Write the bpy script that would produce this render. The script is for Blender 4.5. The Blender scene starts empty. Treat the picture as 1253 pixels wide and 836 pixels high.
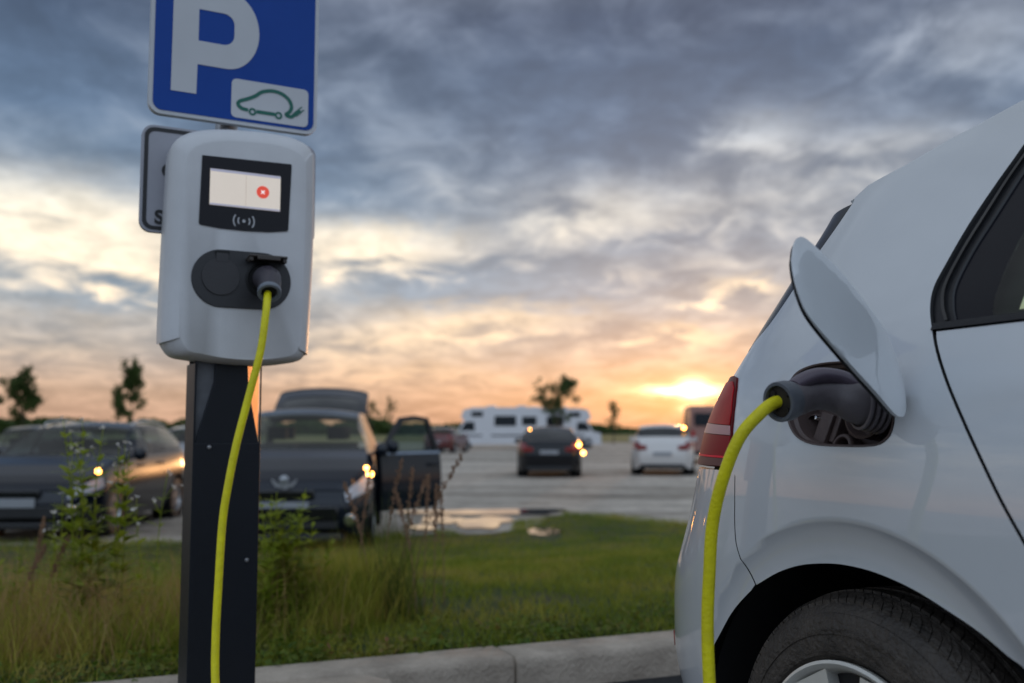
import bpy, bmesh, math, random
import numpy as np
from mathutils import Vector, Matrix
from mathutils.geometry import delaunay_2d_cdt
R = math.radians
SC = bpy.context.scene
COL = SC.collection
rng = random.Random(7)

# ------------------------------------------------------------------ helpers
def tag(o, label=None, cat=None, group=None, kind=None):
    if label: o['label'] = label
    if cat: o['category'] = cat
    if group: o['group'] = group
    if kind: o['kind'] = kind
    return o

def empty(name, loc=(0, 0, 0), rz=0.0, **k):
    o = bpy.data.objects.new(name, None)
    COL.objects.link(o)
    o.location = loc
    o.rotation_euler = (0, 0, rz)
    o.empty_display_size = .1
    return tag(o, **k)

def mesh_obj(name, verts, faces, m, parent=None, smooth=True, normals=None, fm=None):
    me = bpy.data.meshes.new(name)
    me.from_pydata([tuple(map(float, v)) for v in verts], [], faces)
    ms = m if isinstance(m, (list, tuple)) else [m]
    for a in ms: me.materials.append(a)
    me.validate()
    if smooth: me.shade_smooth()
    if fm is not None and len(fm) == len(me.polygons):
        me.polygons.foreach_set('material_index', fm)
    if normals is not None:
        me.normals_split_custom_set_from_vertices([tuple(n) for n in normals])
    o = bpy.data.objects.new(name, me)
    COL.objects.link(o)
    if parent: o.parent = parent
    return o

class MB:
    """collects shapes for one mesh object"""
    def __init__(s): s.v = []; s.f = []; s.fm = []
    def add(s, vs, fs, mi=0):
        b = len(s.v); s.v += [tuple(v) for v in vs]
        s.f += [tuple(i + b for i in f) for f in fs]; s.fm += [mi] * len(fs); return s
    def box(s, c, size, rot=None, mi=0):
        hx, hy, hz = [a / 2 for a in size]
        vs = [Vector((x * hx, y * hy, z * hz)) for x in (-1, 1) for y in (-1, 1) for z in (-1, 1)]
        if rot is not None: vs = [rot @ v for v in vs]
        c = Vector(c)
        return s.add([v + c for v in vs], [(0, 1, 3, 2), (4, 6, 7, 5), (0, 4, 5, 1), (2, 3, 7, 6), (0, 2, 6, 4), (1, 5, 7, 3)], mi)
    def tube(s, pts, r, n=12, mi=0, cap=True, sy=1.0, up=None):
        pts = [Vector(p) for p in pts]
        rs = r if isinstance(r, (list, tuple)) else [r] * len(pts)
        b = []; N = len(pts)
        t0 = (pts[1] - pts[0]).normalized()
        a = Vector(up) if up else (Vector((0, 0, 1)) if abs(t0.z) < .9 else Vector((1, 0, 0)))
        x = a.cross(t0).normalized()
        for i, p in enumerate(pts):
            t = (pts[min(i + 1, N - 1)] - pts[max(i - 1, 0)]).normalized()
            x = (x - t * x.dot(t)).normalized(); y = t.cross(x)
            for k in range(n):
                q = 2 * math.pi * k / n
                b.append(p + x * math.cos(q) * rs[i] + y * math.sin(q) * rs[i] * sy)
        fs = [(i * n + k, i * n + (k + 1) % n, (i + 1) * n + (k + 1) % n, (i + 1) * n + k) for i in range(N - 1) for k in range(n)]
        if cap: fs += [tuple(range(n))[::-1], tuple((N - 1) * n + k for k in range(n))]
        return s.add(b, fs, mi)
    def lathe(s, prof, origin, axis, n=48, mi=0, closed=False):
        ax = Vector(axis).normalized(); a = Vector((0, 0, 1)) if abs(ax.z) < .9 else Vector((1, 0, 0))
        x = a.cross(ax).normalized(); y = ax.cross(x); o = Vector(origin); b = []
        for r, h in prof:
            for k in range(n):
                q = 2 * math.pi * k / n
                b.append(o + ax * h + x * math.cos(q) * r + y * math.sin(q) * r)
        M = len(prof)
        fs = [(i * n + k, i * n + (k + 1) % n, (i + 1) * n + (k + 1) % n, (i + 1) * n + k) for i in range(M - 1) for k in range(n)]
        return s.add(b, fs, mi)
    def build(s, name, m, parent=None, smooth=True, bevel=0, angle=35):
        o = mesh_obj(name, s.v, s.f, m, parent, smooth, fm=s.fm)
        if smooth: o.data.set_sharp_from_angle(angle=R(angle))
        if bevel:
            md = o.modifiers.new('bevel', 'BEVEL'); md.width = bevel; md.segments = 2; md.limit_method = 'ANGLE'; md.angle_limit = R(40)
            md.harden_normals = False
        return o

def cr(pts, n=8):
    """catmull-rom through points"""
    P = np.array(pts, float); P = np.vstack([2 * P[0] - P[1], P, 2 * P[-1] - P[-2]]); out = []
    for i in range(1, len(P) - 2):
        for k in range(n):
            t = k / n
            out.append(.5 * ((2 * P[i]) + (-P[i - 1] + P[i + 1]) * t + (2 * P[i - 1] - 5 * P[i] + 4 * P[i + 1] - P[i + 2]) * t * t + (-P[i - 1] + 3 * P[i] - 3 * P[i + 1] + P[i + 2]) * t ** 3))
    out.append(P[-2]); return [tuple(p) for p in out]

def pip(poly, pts):
    poly = np.asarray(poly); x, y = pts[:, 0], pts[:, 1]; ins = np.zeros(len(pts), bool)
    xj, yj = poly[-1]
    for xi, yi in poly:
        c = (yi > y) != (yj > y)
        with np.errstate(divide='ignore', invalid='ignore'):
            ins ^= c & (x < (xj - xi) * (y - yi) / (yj - yi) + xi)
        xj, yj = xi, yi
    return ins

def dens(poly, step):
    out = []
    n = len(poly)
    for i in range(n):
        a = np.array(poly[i]); b = np.array(poly[(i + 1) % n]); k = max(1, int(np.hypot(*(b - a)) / step))
        out += [tuple(a + (b - a) * j / k) for j in range(k)]
    return out

LOCK = set()
def cdt(outline, holes, step, lines=()):
    """triangulated 2D region; returns pts, tris, loops(indices)"""
    loops = [dens(outline, step * .8)] + [dens(h, step * .8) for h in holes]
    P = []; E = []; L = []
    for lp in loops:
        b = len(P); P += lp; k = len(lp); E += [(b + i, b + (i + 1) % k) for i in range(k)]; L.append([b + i for i in range(k)])
    o = np.array(loops[0]); mn = o.min(0); mx = o.max(0)
    gx = np.arange(mn[0] + step * .5, mx[0], step); gy = np.arange(mn[1] + step * .5, mx[1], step)
    if len(gx) and len(gy):
        G = np.array([(x, y) for x in gx for y in gy])
        m = pip(loops[0], G)
        for h in loops[1:]: m &= ~pip(h, G)
        B = np.array(P); G = G[m]
        if len(G):
            keep = np.array([np.min(np.hypot(B[:, 0] - g[0], B[:, 1] - g[1])) > step * .45 for g in G])
            P += [tuple(g) for g in G[keep]]
    for ln in lines:
        G = np.array(ln); B = np.array(P); m = pip(loops[0], G)
        for h in loops[1:]: m &= ~pip(h, G)
        nb_ = len(loops[0]) + sum(len(h) for h in loops[1:])
        m &= np.array([np.min(np.hypot(B[:nb_, 0] - g[0], B[:nb_, 1] - g[1])) > .006 for g in G])
        if not m.any(): continue
        # drop grid points close to the line
        keep = [i for i in range(len(P)) if i < nb_ or P[i] in LOCK or np.min(np.hypot(G[m][:, 0] - P[i][0], G[m][:, 1] - P[i][1])) > .007]
        P = [P[i] for i in keep]; prev = None
        for g, ok_ in zip(ln, m):
            if ok_:
                P.append(g); LOCK.add(g)
                if prev is not None: E.append((prev, len(P) - 1))
                prev = len(P) - 1
            else: prev = None
    r = delaunay_2d_cdt([Vector(p) for p in P], E, [], 0, 1e-7)
    V = np.array([(v.x, v.y) for v in r[0]]); T = [tuple(f) for f in r[2]]
    c = np.array([V[list(f)].mean(0) for f in T])
    m = pip(loops[0], c)
    for h in loops[1:]: m &= ~pip(h, c)
    T = [t for t, k in zip(T, m) if k]
    inv = {}
    for j, src in enumerate(r[3]):
        for q in src: inv.setdefault(q, j)
    return V, T, [[inv[i] for i in lp] for lp in L]

def slab(mb, outline, holes, fn, nrm, thick, step=.05, mi=0, back=True):
    """plate: 2D outline mapped by fn(x,y)->Vector; extruded by thick against nrm"""
    V, T, L = cdt(outline, holes, step)
    n = Vector(nrm); top = [Vector(fn(*p)) for p in V]; k = len(top)
    vs = top + [p - n * thick for p in top]
    fs = list(T) + ([tuple(i + k for i in t[::-1]) for t in T] if back else [])
    for lp in L:
        m = len(lp)
        fs += [(lp[i], lp[i] + k, lp[(i + 1) % m] + k, lp[(i + 1) % m]) for i in range(m)]
    return mb.add(vs, fs, mi)

def rrect(x0, y0, x1, y1, r, n=6):
    rr = r if isinstance(r, (list, tuple)) else [r] * 4
    out = []
    for (cx, cy, a0), q in zip((((x1, y0, -90)), (x1, y1, 0), (x0, y1, 90), (x0, y0, 180)), rr):
        sx = -1 if cx == x1 else 1; sy = 1 if cy == y0 else -1
        for i in range(n + 1):
            a = R(a0 + 90 * i / n); out.append((cx + sx * q + math.cos(a) * q, cy + sy * q + math.sin(a) * q))
    return out

# ------------------------------------------------------------------ materials
def nt(m):
    m.use_nodes = True; return m.node_tree
def mat(name, col, rough=.5, metal=0, coat=0, var=0, vscale=8, bump=0, bscale=60, spec=.5, col2=None, trans=0, ior=1.45, emit=None, estr=0, coatr=.05, detail=4):
    m = bpy.data.materials.new(name); t = nt(m); N = t.nodes; Lk = t.links; b = N['Principled BSDF']
    b.inputs['Base Color'].default_value = (*col, 1); b.inputs['Roughness'].default_value = rough
    b.inputs['Metallic'].default_value = metal; b.inputs['Coat Weight'].default_value = coat; b.inputs['Coat IOR'].default_value = 1.75 if name == 'white_car_paint' else 1.5; b.inputs['Coat Roughness'].default_value = coatr
    b.inputs['Specular IOR Level'].default_value = spec; b.inputs['Transmission Weight'].default_value = trans; b.inputs['IOR'].default_value = ior
    if emit: b.inputs['Emission Color'].default_value = (*emit, 1); b.inputs['Emission Strength'].default_value = estr
    tc = N.new('ShaderNodeTexCoord')
    if var:
        n = N.new('ShaderNodeTexNoise'); n.inputs['Scale'].default_value = vscale; n.inputs['Detail'].default_value = detail; n.inputs['Roughness'].default_value = .65
        Lk.new(tc.outputs['Object'], n.inputs['Vector'])
        r = N.new('ShaderNodeMapRange'); r.inputs['From Min'].default_value = .3; r.inputs['From Max'].default_value = .7
        Lk.new(n.outputs['Fac'], r.inputs['Value'])
        mx = N.new('ShaderNodeMix'); mx.data_type = 'RGBA'; c2 = col2 or tuple(c * (1 - var) for c in col)
        mx.inputs[6].default_value = (*col, 1); mx.inputs[7].default_value = (*c2, 1)
        Lk.new(r.outputs[0], mx.inputs[0]); Lk.new(mx.outputs[2], b.inputs['Base Color'])
        r2 = N.new('ShaderNodeMapRange'); r2.inputs['To Min'].default_value = max(0, rough - .08); r2.inputs['To Max'].default_value = min(1, rough + .08)
        Lk.new(n.outputs['Fac'], r2.inputs['Value']); Lk.new(r2.outputs[0], b.inputs['Roughness'])
    if bump:
        n2 = N.new('ShaderNodeTexNoise'); n2.inputs['Scale'].default_value = bscale; n2.inputs['Detail'].default_value = 5
        Lk.new(tc.outputs['Object'], n2.inputs['Vector'])
        bp = N.new('ShaderNodeBump'); bp.inputs['Strength'].default_value = bump; bp.inputs['Distance'].default_value = .01
        Lk.new(n2.outputs['Fac'], bp.inputs['Height']); Lk.new(bp.outputs[0], b.inputs['Normal'])
    return m

M = {}
M['white_paint'] = mat('white_car_paint', (.66, .68, .70), .36, coat=.95, coatr=.035, var=.09, vscale=2.2, spec=.5, detail=10)
M['dark_gap'] = mat('dark_inner', (.008, .008, .009), .7)
M['seal'] = mat('rubber_seal', (.014, .014, .016), .35, bump=.08, bscale=120)
M['gloss_black'] = mat('gloss_black', (.008, .008, .010), .08, coat=.5)
M['black_plastic'] = mat('black_plastic', (.022, .022, .024), .5, bump=.15, bscale=300, var=.2, vscale=20)
M['port_plastic'] = mat('port_plastic', (.105, .074, .068), .42, var=.25, vscale=18, bump=.1, bscale=200)
M['plug_grey'] = mat('plug_grey', (.17, .15, .16), .42, bump=.12, bscale=500, var=.15, vscale=25)
M['plug_top'] = mat('plug_top', (.115, .090, .118), .35, bump=.1, bscale=500)
M['plug_end'] = mat('plug_collar', (.12, .13, .15), .4, bump=.1, bscale=400)
M['tyre'] = mat('tyre_rubber', (.028, .024, .021), .55, bump=.6, bscale=110, var=.6, vscale=16, col2=(.085, .070, .058), detail=9)
M['alloy'] = mat('alloy', (.80, .78, .72), .35, metal=.3, var=.1, vscale=30)
M['alloy_black'] = mat('alloy_black', (.006, .006, .007), .4)
M['chrome'] = mat('chrome', (.8, .8, .8), .12, metal=1)
M['cable'] = mat('yellow_cable', (.86, .78, .012), .42, var=.12, vscale=30, bump=.2, bscale=150, col2=(.66, .58, .02), spec=.35, detail=10)
M['steel_dark'] = mat('anthracite_steel', (.010, .0125, .018), .45, spec=.3, bump=.12, bscale=350, var=.15, vscale=6)
M['steel'] = mat('galvanised', (.42, .43, .45), .38, metal=.8, var=.3, vscale=25)
M['steel_sunset'] = mat('sunset_orange_steel', (.42, .15, .015), .5, metal=1, var=.15, vscale=20)  # orange of the reflected sunset put into the metal's base colour
M['housing'] = mat('station_white', (.66, .66, .67), .42, bump=.10, bscale=300, var=.16, vscale=3.5, detail=10)
M['sign_white'] = mat('sign_white', (.55, .56, .58), .42, var=.06, vscale=6)
M['sign_blue'] = mat('sign_blue', (.003, .055, .31), .45, coat=0, spec=.25, var=.1, vscale=5)
M['sign_green'] = mat('sign_green', (.004, .12, .085), .45)
M['sign_black'] = mat('sign_black', (.02, .02, .022), .5)
M['sign_grey'] = mat('sign_grey', (.36, .36, .40), .45, var=.08, vscale=8)
M['glass_dark'] = mat('dark_glass', (.012, .016, .02), .03, coat=.3)
M['kerb'] = mat('concrete_kerb', (.54, .46, .375), .85, var=.35, vscale=5, bump=.8, bscale=70, col2=(.27, .225, .18), detail=12)
M['asphalt'] = mat('asphalt', (.05, .05, .052), .85, spec=.2, var=.45, vscale=30, bump=.8, bscale=220, detail=8)

def glass_mat(name, tint, refl=.5, rough=.02):
    m = bpy.data.materials.new(name); t = nt(m); N = t.nodes; L = t.links; N.remove(N['Principled BSDF'])
    o = N['Material Output']; tr = N.new('ShaderNodeBsdfTransparent'); tr.inputs[0].default_value = (*tint, 1)
    g = N.new('ShaderNodeBsdfGlossy'); g.inputs['Roughness'].default_value = rough
    f = N.new('ShaderNodeLayerWeight'); f.inputs[0].default_value = .5; pw = N.new('ShaderNodeMath'); pw.operation = 'POWER'; pw.inputs[1].default_value = 4.5; L.new(f.outputs['Facing'], pw.inputs[0]); f = pw
    a = N.new('ShaderNodeMath'); a.operation = 'MULTIPLY_ADD'; a.inputs[1].default_value = .85; a.inputs[2].default_value = .03 + refl * .06
    mx = N.new('ShaderNodeMixShader'); L.new(f.outputs[0], a.inputs[0]); L.new(a.outputs[0], mx.inputs[0]); L.new(tr.outputs[0], mx.inputs[1]); L.new(g.outputs[0], mx.inputs[2]); L.new(mx.outputs[0], o.inputs[0])
    return m
M['glass'] = glass_mat('tinted_glass', (.70, .80, .66))
M['windscreen'] = glass_mat('clear_glass', (.60, .68, .64), .3)
M['headlamp'] = mat('headlamp', (.50, .52, .56), .2, coat=1)
M['lens'] = glass_mat('clear_lens', (.8, .82, .85), 1.0)

# ------------------------------------------------------------------ camera
CAMH = .894; PITCH = math.atan(108 / 1218)
cd = bpy.data.cameras.new('camera'); cam = bpy.data.objects.new('camera', cd); COL.objects.link(cam)
cd.sensor_width = 36; cd.lens = 1218 / 1253 * 36; cam.location = (0, 0, CAMH); cam.rotation_euler = (R(90) + PITCH, 0, 0)
cd.clip_end = 5000; cd.clip_start = .05
cd.dof.use_dof = True; cd.dof.focus_distance = 1.80; cd.dof.aperture_fstop = 3.1
SC.camera = cam

# ------------------------------------------------------------------ sky and light
SUN_AZ = 10.2; SUN_EL = 2.3
w = bpy.data.worlds.new('World'); SC.world = w; w.use_nodes = True
T = w.node_tree; N = T.nodes; L = T.links
bg = N['Background']
class V:
    """tiny expression wrapper for scalar nodes"""
    def __init__(s, x): s.x = x
    @staticmethod
    def op(o, *a, clamp=False):
        n = N.new('ShaderNodeMath'); n.operation = o; n.use_clamp = clamp
        for i, q in enumerate(a):
            q = q.x if isinstance(q, V) else q
            if isinstance(q, (int, float)): n.inputs[i].default_value = q
            else: L.new(q, n.inputs[i])
        return V(n.outputs[0])
    def __add__(s, o): return V.op('ADD', s, o)
    __radd__ = __add__
    def __sub__(s, o): return V.op('SUBTRACT', s, o)
    def __rsub__(s, o): return V.op('SUBTRACT', o, s)
    def __mul__(s, o): return V.op('MULTIPLY', s, o)
    __rmul__ = __mul__
    def __truediv__(s, o): return V.op('DIVIDE', s, o)
def gauss(a, a0, sa, e, e0, se):
    q1 = (a - a0) / sa; q2 = (e - e0) / se
    return V.op('EXPONENT', (q1 * q1 + q2 * q2) * -1.0)
def smooth(x, a, b):
    n = N.new('ShaderNodeMapRange'); n.interpolation_type = 'SMOOTHSTEP'; L.new(x.x, n.inputs[0])
    n.inputs[1].default_value = a; n.inputs[2].default_value = b; return V(n.outputs[0])
def ramp(x, stops):
    n = N.new('ShaderNodeValToRGB'); L.new(x.x, n.inputs[0]); e = n.color_ramp.elements
    while len(e) < len(stops): e.new(.5)
    for k, (p, c) in enumerate(stops): e[k].position = p
    for k, (p, c) in enumerate(stops): e[k].color = (*c, 1)
    return n.outputs[0]
def mixc(f, a, b, mode='MIX'):
    n = N.new('ShaderNodeMix'); n.data_type = 'RGBA'; n.blend_type = mode; n.clamp_result = False
    if isinstance(f, V): L.new(f.x, n.inputs[0])
    else: n.inputs[0].default_value = f
    for i, q in ((6, a), (7, b)):
        if isinstance(q, tuple): n.inputs[i].default_value = (*q, 1)
        else: L.new(q, n.inputs[i])
    return n.outputs[2]
tc = N.new('ShaderNodeTexCoord'); sx = N.new('ShaderNodeSeparateXYZ'); L.new(tc.outputs['Generated'], sx.inputs[0])
X, Y, Z = V(sx.outputs[0]), V(sx.outputs[1]), V(sx.outputs[2])
deg = 180 / math.pi
az = V.op('ARCTAN2', X, Y) * deg; el = V.op('ARCSINE', Z) * deg
elp = V.op('MAXIMUM', el, 0.0)
zz = V.op('MAXIMUM', Z, 0.0) + .19
def plane_noise(k, scale, detail, rough, ox=0., oy=0., dist=0.):
    c = N.new('ShaderNodeCombineXYZ'); L.new((X / zz * k + ox).x, c.inputs[0]); L.new((Y / zz + oy).x, c.inputs[1]); c.inputs[2].default_value = 3.7
    n = N.new('ShaderNodeTexNoise'); n.inputs['Scale'].default_value = scale; n.inputs['Detail'].default_value = detail; n.inputs['Roughness'].default_value = rough
    n.inputs['Distortion'].default_value = dist
    L.new(c.outputs[0], n.inputs['Vector']); return V(n.outputs['Fac'])
n1 = plane_noise(1.0, 1.15, 6, .55, 2.3, .4, .3)
n2 = plane_noise(1.25, 4.6, 7, .56, 7.1, 5.2, .5)
n3 = plane_noise(1.0, 13.0, 4, .6, 1.1, 8.2)
# openings where the sunset shows through and thick banks, as (azimuth, elevation, widths, weight) in degrees
BIAS = [(-25, 11.0, 8, 2.4, .36), (-19, 8.3, 6, 1.6, .20), (-8, 10.8, 5.5, 1.1, .30), (-9, 9.6, 5, .9, .20), (-1.5, 6.2, 6, .9, .26), (-8, 5.0, 6, 1.3, .22), (-27, 4.6, 6, 1.6, .12),
        (13, 7.8, 2.2, .55, .34), (14, 16.5, 3.2, 1.3, .22), (21, 15.5, 4, 1.2, .12), (5, 12.5, 5, 1.6, .12), (26, 20.5, 3.5, 2.2, .16), (10, 5.6, 3, .5, .20), (-5, 3.2, 8, .7, .18),
        (-24, 19, 9, 3.5, -.16), (-22, 6.9, 3.5, .8, -.22), (0, 20, 12, 3.5, -.10), (-2, 8.4, 7, .9, -.26), (8, 10.5, 4, 1.0, -.1), (-14, 14.5, 5, 2, -.10), (16, 20.5, 5, 1.5, -.12), (6, 8.0, 4, .8, -.12)]
b = None
for (a0, e0, sa, se, wt) in BIAS:
    g = gauss(az + (n2 - .5) * 9.0, a0, sa, el + (n2 - .5) * 4.2, e0, se) * wt
    b = g if b is None else b + g
dens_ = n1 * .52 + n2 * .42 + n3 * .07 + b
fade = smooth(el, .8, 5.0) * .8 + .2
m = smooth(dens_, .40, .94) * fade + (1.0 - fade) * .42
E = elp / 40.0
dark = ramp(E, [(0, (.46, .30, .23)), (.05, (.50, .36, .29)), (.11, (.40, .39, .40)), (.18, (.29, .37, .46)), (.28, (.205, .30, .42)), (.42, (.118, .185, .295)), (.58, (.072, .108, .185)), (.75, (.22, .25, .30)), (1, (.31, .34, .38))])
lite = ramp(E, [(0, (.76, .42, .25)), (.05, (.92, .58, .36)), (.12, (1.06, .80, .54)), (.20, (1.22, 1.0, .73)), (.30, (1.12, 1.02, .84)), (.42, (.56, .62, .69)), (.58, (.33, .38, .48)), (.75, (.38, .41, .46)), (1, (.44, .46, .49))])
c = mixc(m, dark, lite)
# finer light and dark within the cloud deck
sh = smooth(n2 * .75 + n3 * .25, .32, .70) * .40 + .80
c2 = N.new('ShaderNodeVectorMath'); c2.operation = 'SCALE'; L.new(c, c2.inputs[0]); L.new(sh.x, c2.inputs['Scale']); c = c2.outputs[0]
# glow round the sun, and the sun's own patch behind thin cloud
g1 = gauss(az, SUN_AZ, 13.0, el, 1.5, 4.5); g2 = gauss(az, SUN_AZ, 4.0, el, SUN_EL - .4, 1.5)
g3 = gauss(az + (n2 - .5) * 3, SUN_AZ - .2, 2.3, el + (n3 - .5) * .5, SUN_EL - .1, .24) + gauss(az, SUN_AZ + .1, .75, el + (n3 - .5) * .5, SUN_EL + .0, .50) + gauss(az, SUN_AZ + .1, .7, el, SUN_EL - 1.1, .20) * .5
def addc(c, f, col):
    a = N.new('ShaderNodeVectorMath'); a.operation = 'SCALE'; a.inputs[0].default_value = col; L.new(f.x, a.inputs['Scale'])
    q = N.new('ShaderNodeVectorMath'); q.operation = 'ADD'; L.new(c, q.inputs[0]); L.new(a.outputs[0], q.inputs[1]); return q.outputs[0]
c = addc(c, g1, (.15, .045, .0)); c = addc(c, g2, (.34, .12, .0)); c = addc(c, g3, (3.2, 2.3, 1.3))
# the eastern half of the sky, away from the sunset: thinner cloud, paler and bluer
back = smooth(Y * -1.0, -.25, .5)
eb = ramp(E, [(0, (.16, .19, .25)), (.10, (.36, .42, .52)), (.25, (.60, .69, .84)), (.6, (.70, .85, 1.04)), (1, (.66, .80, 1.0))])
ebs = N.new('ShaderNodeVectorMath'); ebs.operation = 'SCALE'; L.new(eb, ebs.inputs[0]); L.new((smooth(n1 * .6 + n2 * .4, .3, .75) * .7 + .75).x, ebs.inputs['Scale'])
c = mixc(back, c, ebs.outputs[0])
sky = N.new('ShaderNodeTexSky'); sky.sky_type = 'NISHITA'; sky.sun_disc = False; sky.sun_elevation = R(SUN_EL); sky.sun_rotation = R(SUN_AZ); sky.altitude = 100; sky.air_density = 1; sky.dust_density = 2
bg2 = N.new('ShaderNodeBackground'); L.new(sky.outputs[0], bg2.inputs[0]); bg2.inputs[1].default_value = .012
L.new(c, bg.inputs[0]); bg.inputs[1].default_value = 1.0
ad = N.new('ShaderNodeAddShader'); L.new(bg.outputs[0], ad.inputs[0]); L.new(bg2.outputs[0], ad.inputs[1]); L.new(ad.outputs[0], N['World Output'].inputs[0])
w.cycles.sampling_method = 'MANUAL'; w.cycles.sample_map_resolution = 1024

ld = bpy.data.lights.new('sun', 'SUN'); ld.energy = .45; ld.color = (1, .50, .20); ld.angle = R(2.0)
lo = bpy.data.objects.new('sun', ld); COL.objects.link(lo)
sd = Vector((math.sin(R(SUN_AZ)) * math.cos(R(SUN_EL)), math.cos(R(SUN_AZ)) * math.cos(R(SUN_EL)), math.sin(R(SUN_EL))))
lo.rotation_euler = sd.to_track_quat('Z', 'Y').to_euler(); lo.location = (0, 0, 5)
SC.view_settings.view_transform = 'Standard'; SC.view_settings.look = 'None'; SC.view_settings.exposure = -.03; SC.view_settings.gamma = 1; SC.view_settings.use_curve_mapping = False
SC.cycles.use_denoising = True; SC.cycles.max_bounces = 8; SC.cycles.transparent_max_bounces = 16; SC.cycles.sample_clamp_indirect = 8; SC.cycles.caustics_reflective = False; SC.cycles.caustics_refractive = False
# ------------------------------------------------------------------ setting: terrain
KP = (.637, 3.963); KD = (.921, .391); KN = (-.391, .921)     # kerb line (back edge), its direction, and away from the car park
LOTZ = -.45
def kq(x, y): return (x - KP[0]) * KN[0] + (y - KP[1]) * KN[1]
def sst(t): t = min(1, max(0, t)); return t * t * (3 - 2 * t)
def zg(x, y):
    q = kq(x, y)
    if q < 0: return 0.0
    return .085 - (.085 - LOTZ) * sst((q - .3) / 8.2)
def kpt(a, q): return (KP[0] + KD[0] * a + KN[0] * q, KP[1] + KD[1] * a + KN[1] * q)

gm = bpy.data.materials.new('gravel_lot'); t = nt(gm); Nn = t.nodes; Lk = t.links; b_ = Nn['Principled BSDF']; b_.inputs['Roughness'].default_value = .92; b_.inputs['Specular IOR Level'].default_value = .15
tcn = Nn.new('ShaderNodeTexCoord')
def noise_n(sc, de=6, ro=.6, inp=None):
    n = Nn.new('ShaderNodeTexNoise'); n.inputs['Scale'].default_value = sc; n.inputs['Detail'].default_value = de; n.inputs['Roughness'].default_value = ro
    Lk.new(inp or tcn.outputs['Object'], n.inputs['Vector']); return n.outputs['Fac']
def rampn(x, stops):
    n = Nn.new('ShaderNodeValToRGB'); Lk.new(x, n.inputs[0]); e = n.color_ramp.elements
    while len(e) < len(stops): e.new(.5)
    for k, (p, c) in enumerate(stops): e[k].position = p; e[k].color = (*c, 1)
    return n.outputs[0]
mp = Nn.new('ShaderNodeMapping'); Lk.new(tcn.outputs['Object'], mp.inputs[0]); mp.inputs['Scale'].default_value = (.10, .42, 1)
ca = rampn(noise_n(1.3, 7, .6, mp.outputs[0]), [(.30, (.22, .19, .16)), (.46, (.42, .365, .305)), (.64, (.62, .55, .47))])
cb = rampn(noise_n(3.5, 9), [(.3, (.62, .62, .62)), (.7, (1.2, 1.2, 1.2))])
mm = Nn.new('ShaderNodeMix'); mm.data_type = 'RGBA'; mm.blend_type = 'MULTIPLY'; mm.inputs[0].default_value = 1; Lk.new(ca, mm.inputs[6]); Lk.new(cb, mm.inputs[7]); Lk.new(mm.outputs[2], b_.inputs['Base Color'])
bp = Nn.new('ShaderNodeBump'); bp.inputs['Strength'].default_value = .7; bp.inputs['Distance'].default_value = .03; Lk.new(noise_n(25, 6), bp.inputs['Height']); Lk.new(bp.outputs[0], b_.inputs['Normal'])
M['gravel'] = gm

lm = bpy.data.materials.new('lawn_soil'); t = nt(lm); Nn = t.nodes; Lk = t.links; b_ = Nn['Principled BSDF']; b_.inputs['Roughness'].default_value = .95
tcn = Nn.new('ShaderNodeTexCoord')
c_ = rampn(noise_n(1.6, 8, .65), [(.30, (.035, .060, .012)), (.5, (.055, .085, .016)), (.62, (.085, .085, .030)), (.75, (.07, .05, .028))])
Lk.new(c_, b_.inputs['Base Color'])
bp = Nn.new('ShaderNodeBump'); bp.inputs['Strength'].default_value = 1; bp.inputs['Distance'].default_value = .05; Lk.new(noise_n(40, 6), bp.inputs['Height']); Lk.new(bp.outputs[0], b_.inputs['Normal'])
M['lawn'] = lm
fm_ = bpy.data.materials.new('far_field'); t = nt(fm_); Nn = t.nodes; Lk = t.links; b_ = Nn['Principled BSDF']; b_.inputs['Roughness'].default_value = .95
tcn = Nn.new('ShaderNodeTexCoord'); mp = Nn.new('ShaderNodeMapping'); Lk.new(tcn.outputs['Object'], mp.inputs[0]); mp.inputs['Scale'].default_value = (.02, .12, 1)
Lk.new(rampn(noise_n(1, 5, .6, mp.outputs[0]), [(.3, (.06, .085, .02)), (.55, (.16, .16, .05)), (.75, (.24, .20, .07))]), b_.inputs['Base Color'])
M['field'] = fm_

def sheet(name, xs, ys, zf, m, hole=None):
    vs = [(x, y, zf(x, y)) for y in ys for x in xs]; nx = len(xs)
    fs = [(j * nx + i, j * nx + i + 1, (j + 1) * nx + i + 1, (j + 1) * nx + i) for j in range(len(ys) - 1) for i in range(nx - 1)]
    return tag(mesh_obj(name, vs, fs, m, None), kind='structure')
xs = list(np.arange(-30, 30.1, 1.0)); xs = [-3000, -800, -250, -80] + xs + [80, 250, 800, 3000]
ys = [-3000, -600, -100, -30] + list(np.arange(-8, 30, .5)) + [40, 60, 90, 130, 300, 900, 3000]
sheet('gravel_ground', xs, ys, lambda x, y: (-.02 if kq(x, y) < 0 else zg(x, y) - .035 * sst((9.5 - kq(x, y)) / 1.5)), M['gravel'])
# asphalt of the parking bays
o = mesh_obj('asphalt_road', [(*kpt(-60, -.19), .0), (*kpt(60, -.19), .0), (*kpt(60, -40), .0), (*kpt(-60, -40), .0)], [(0, 1, 2, 3)], M['asphalt']); tag(o, kind='structure')
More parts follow.
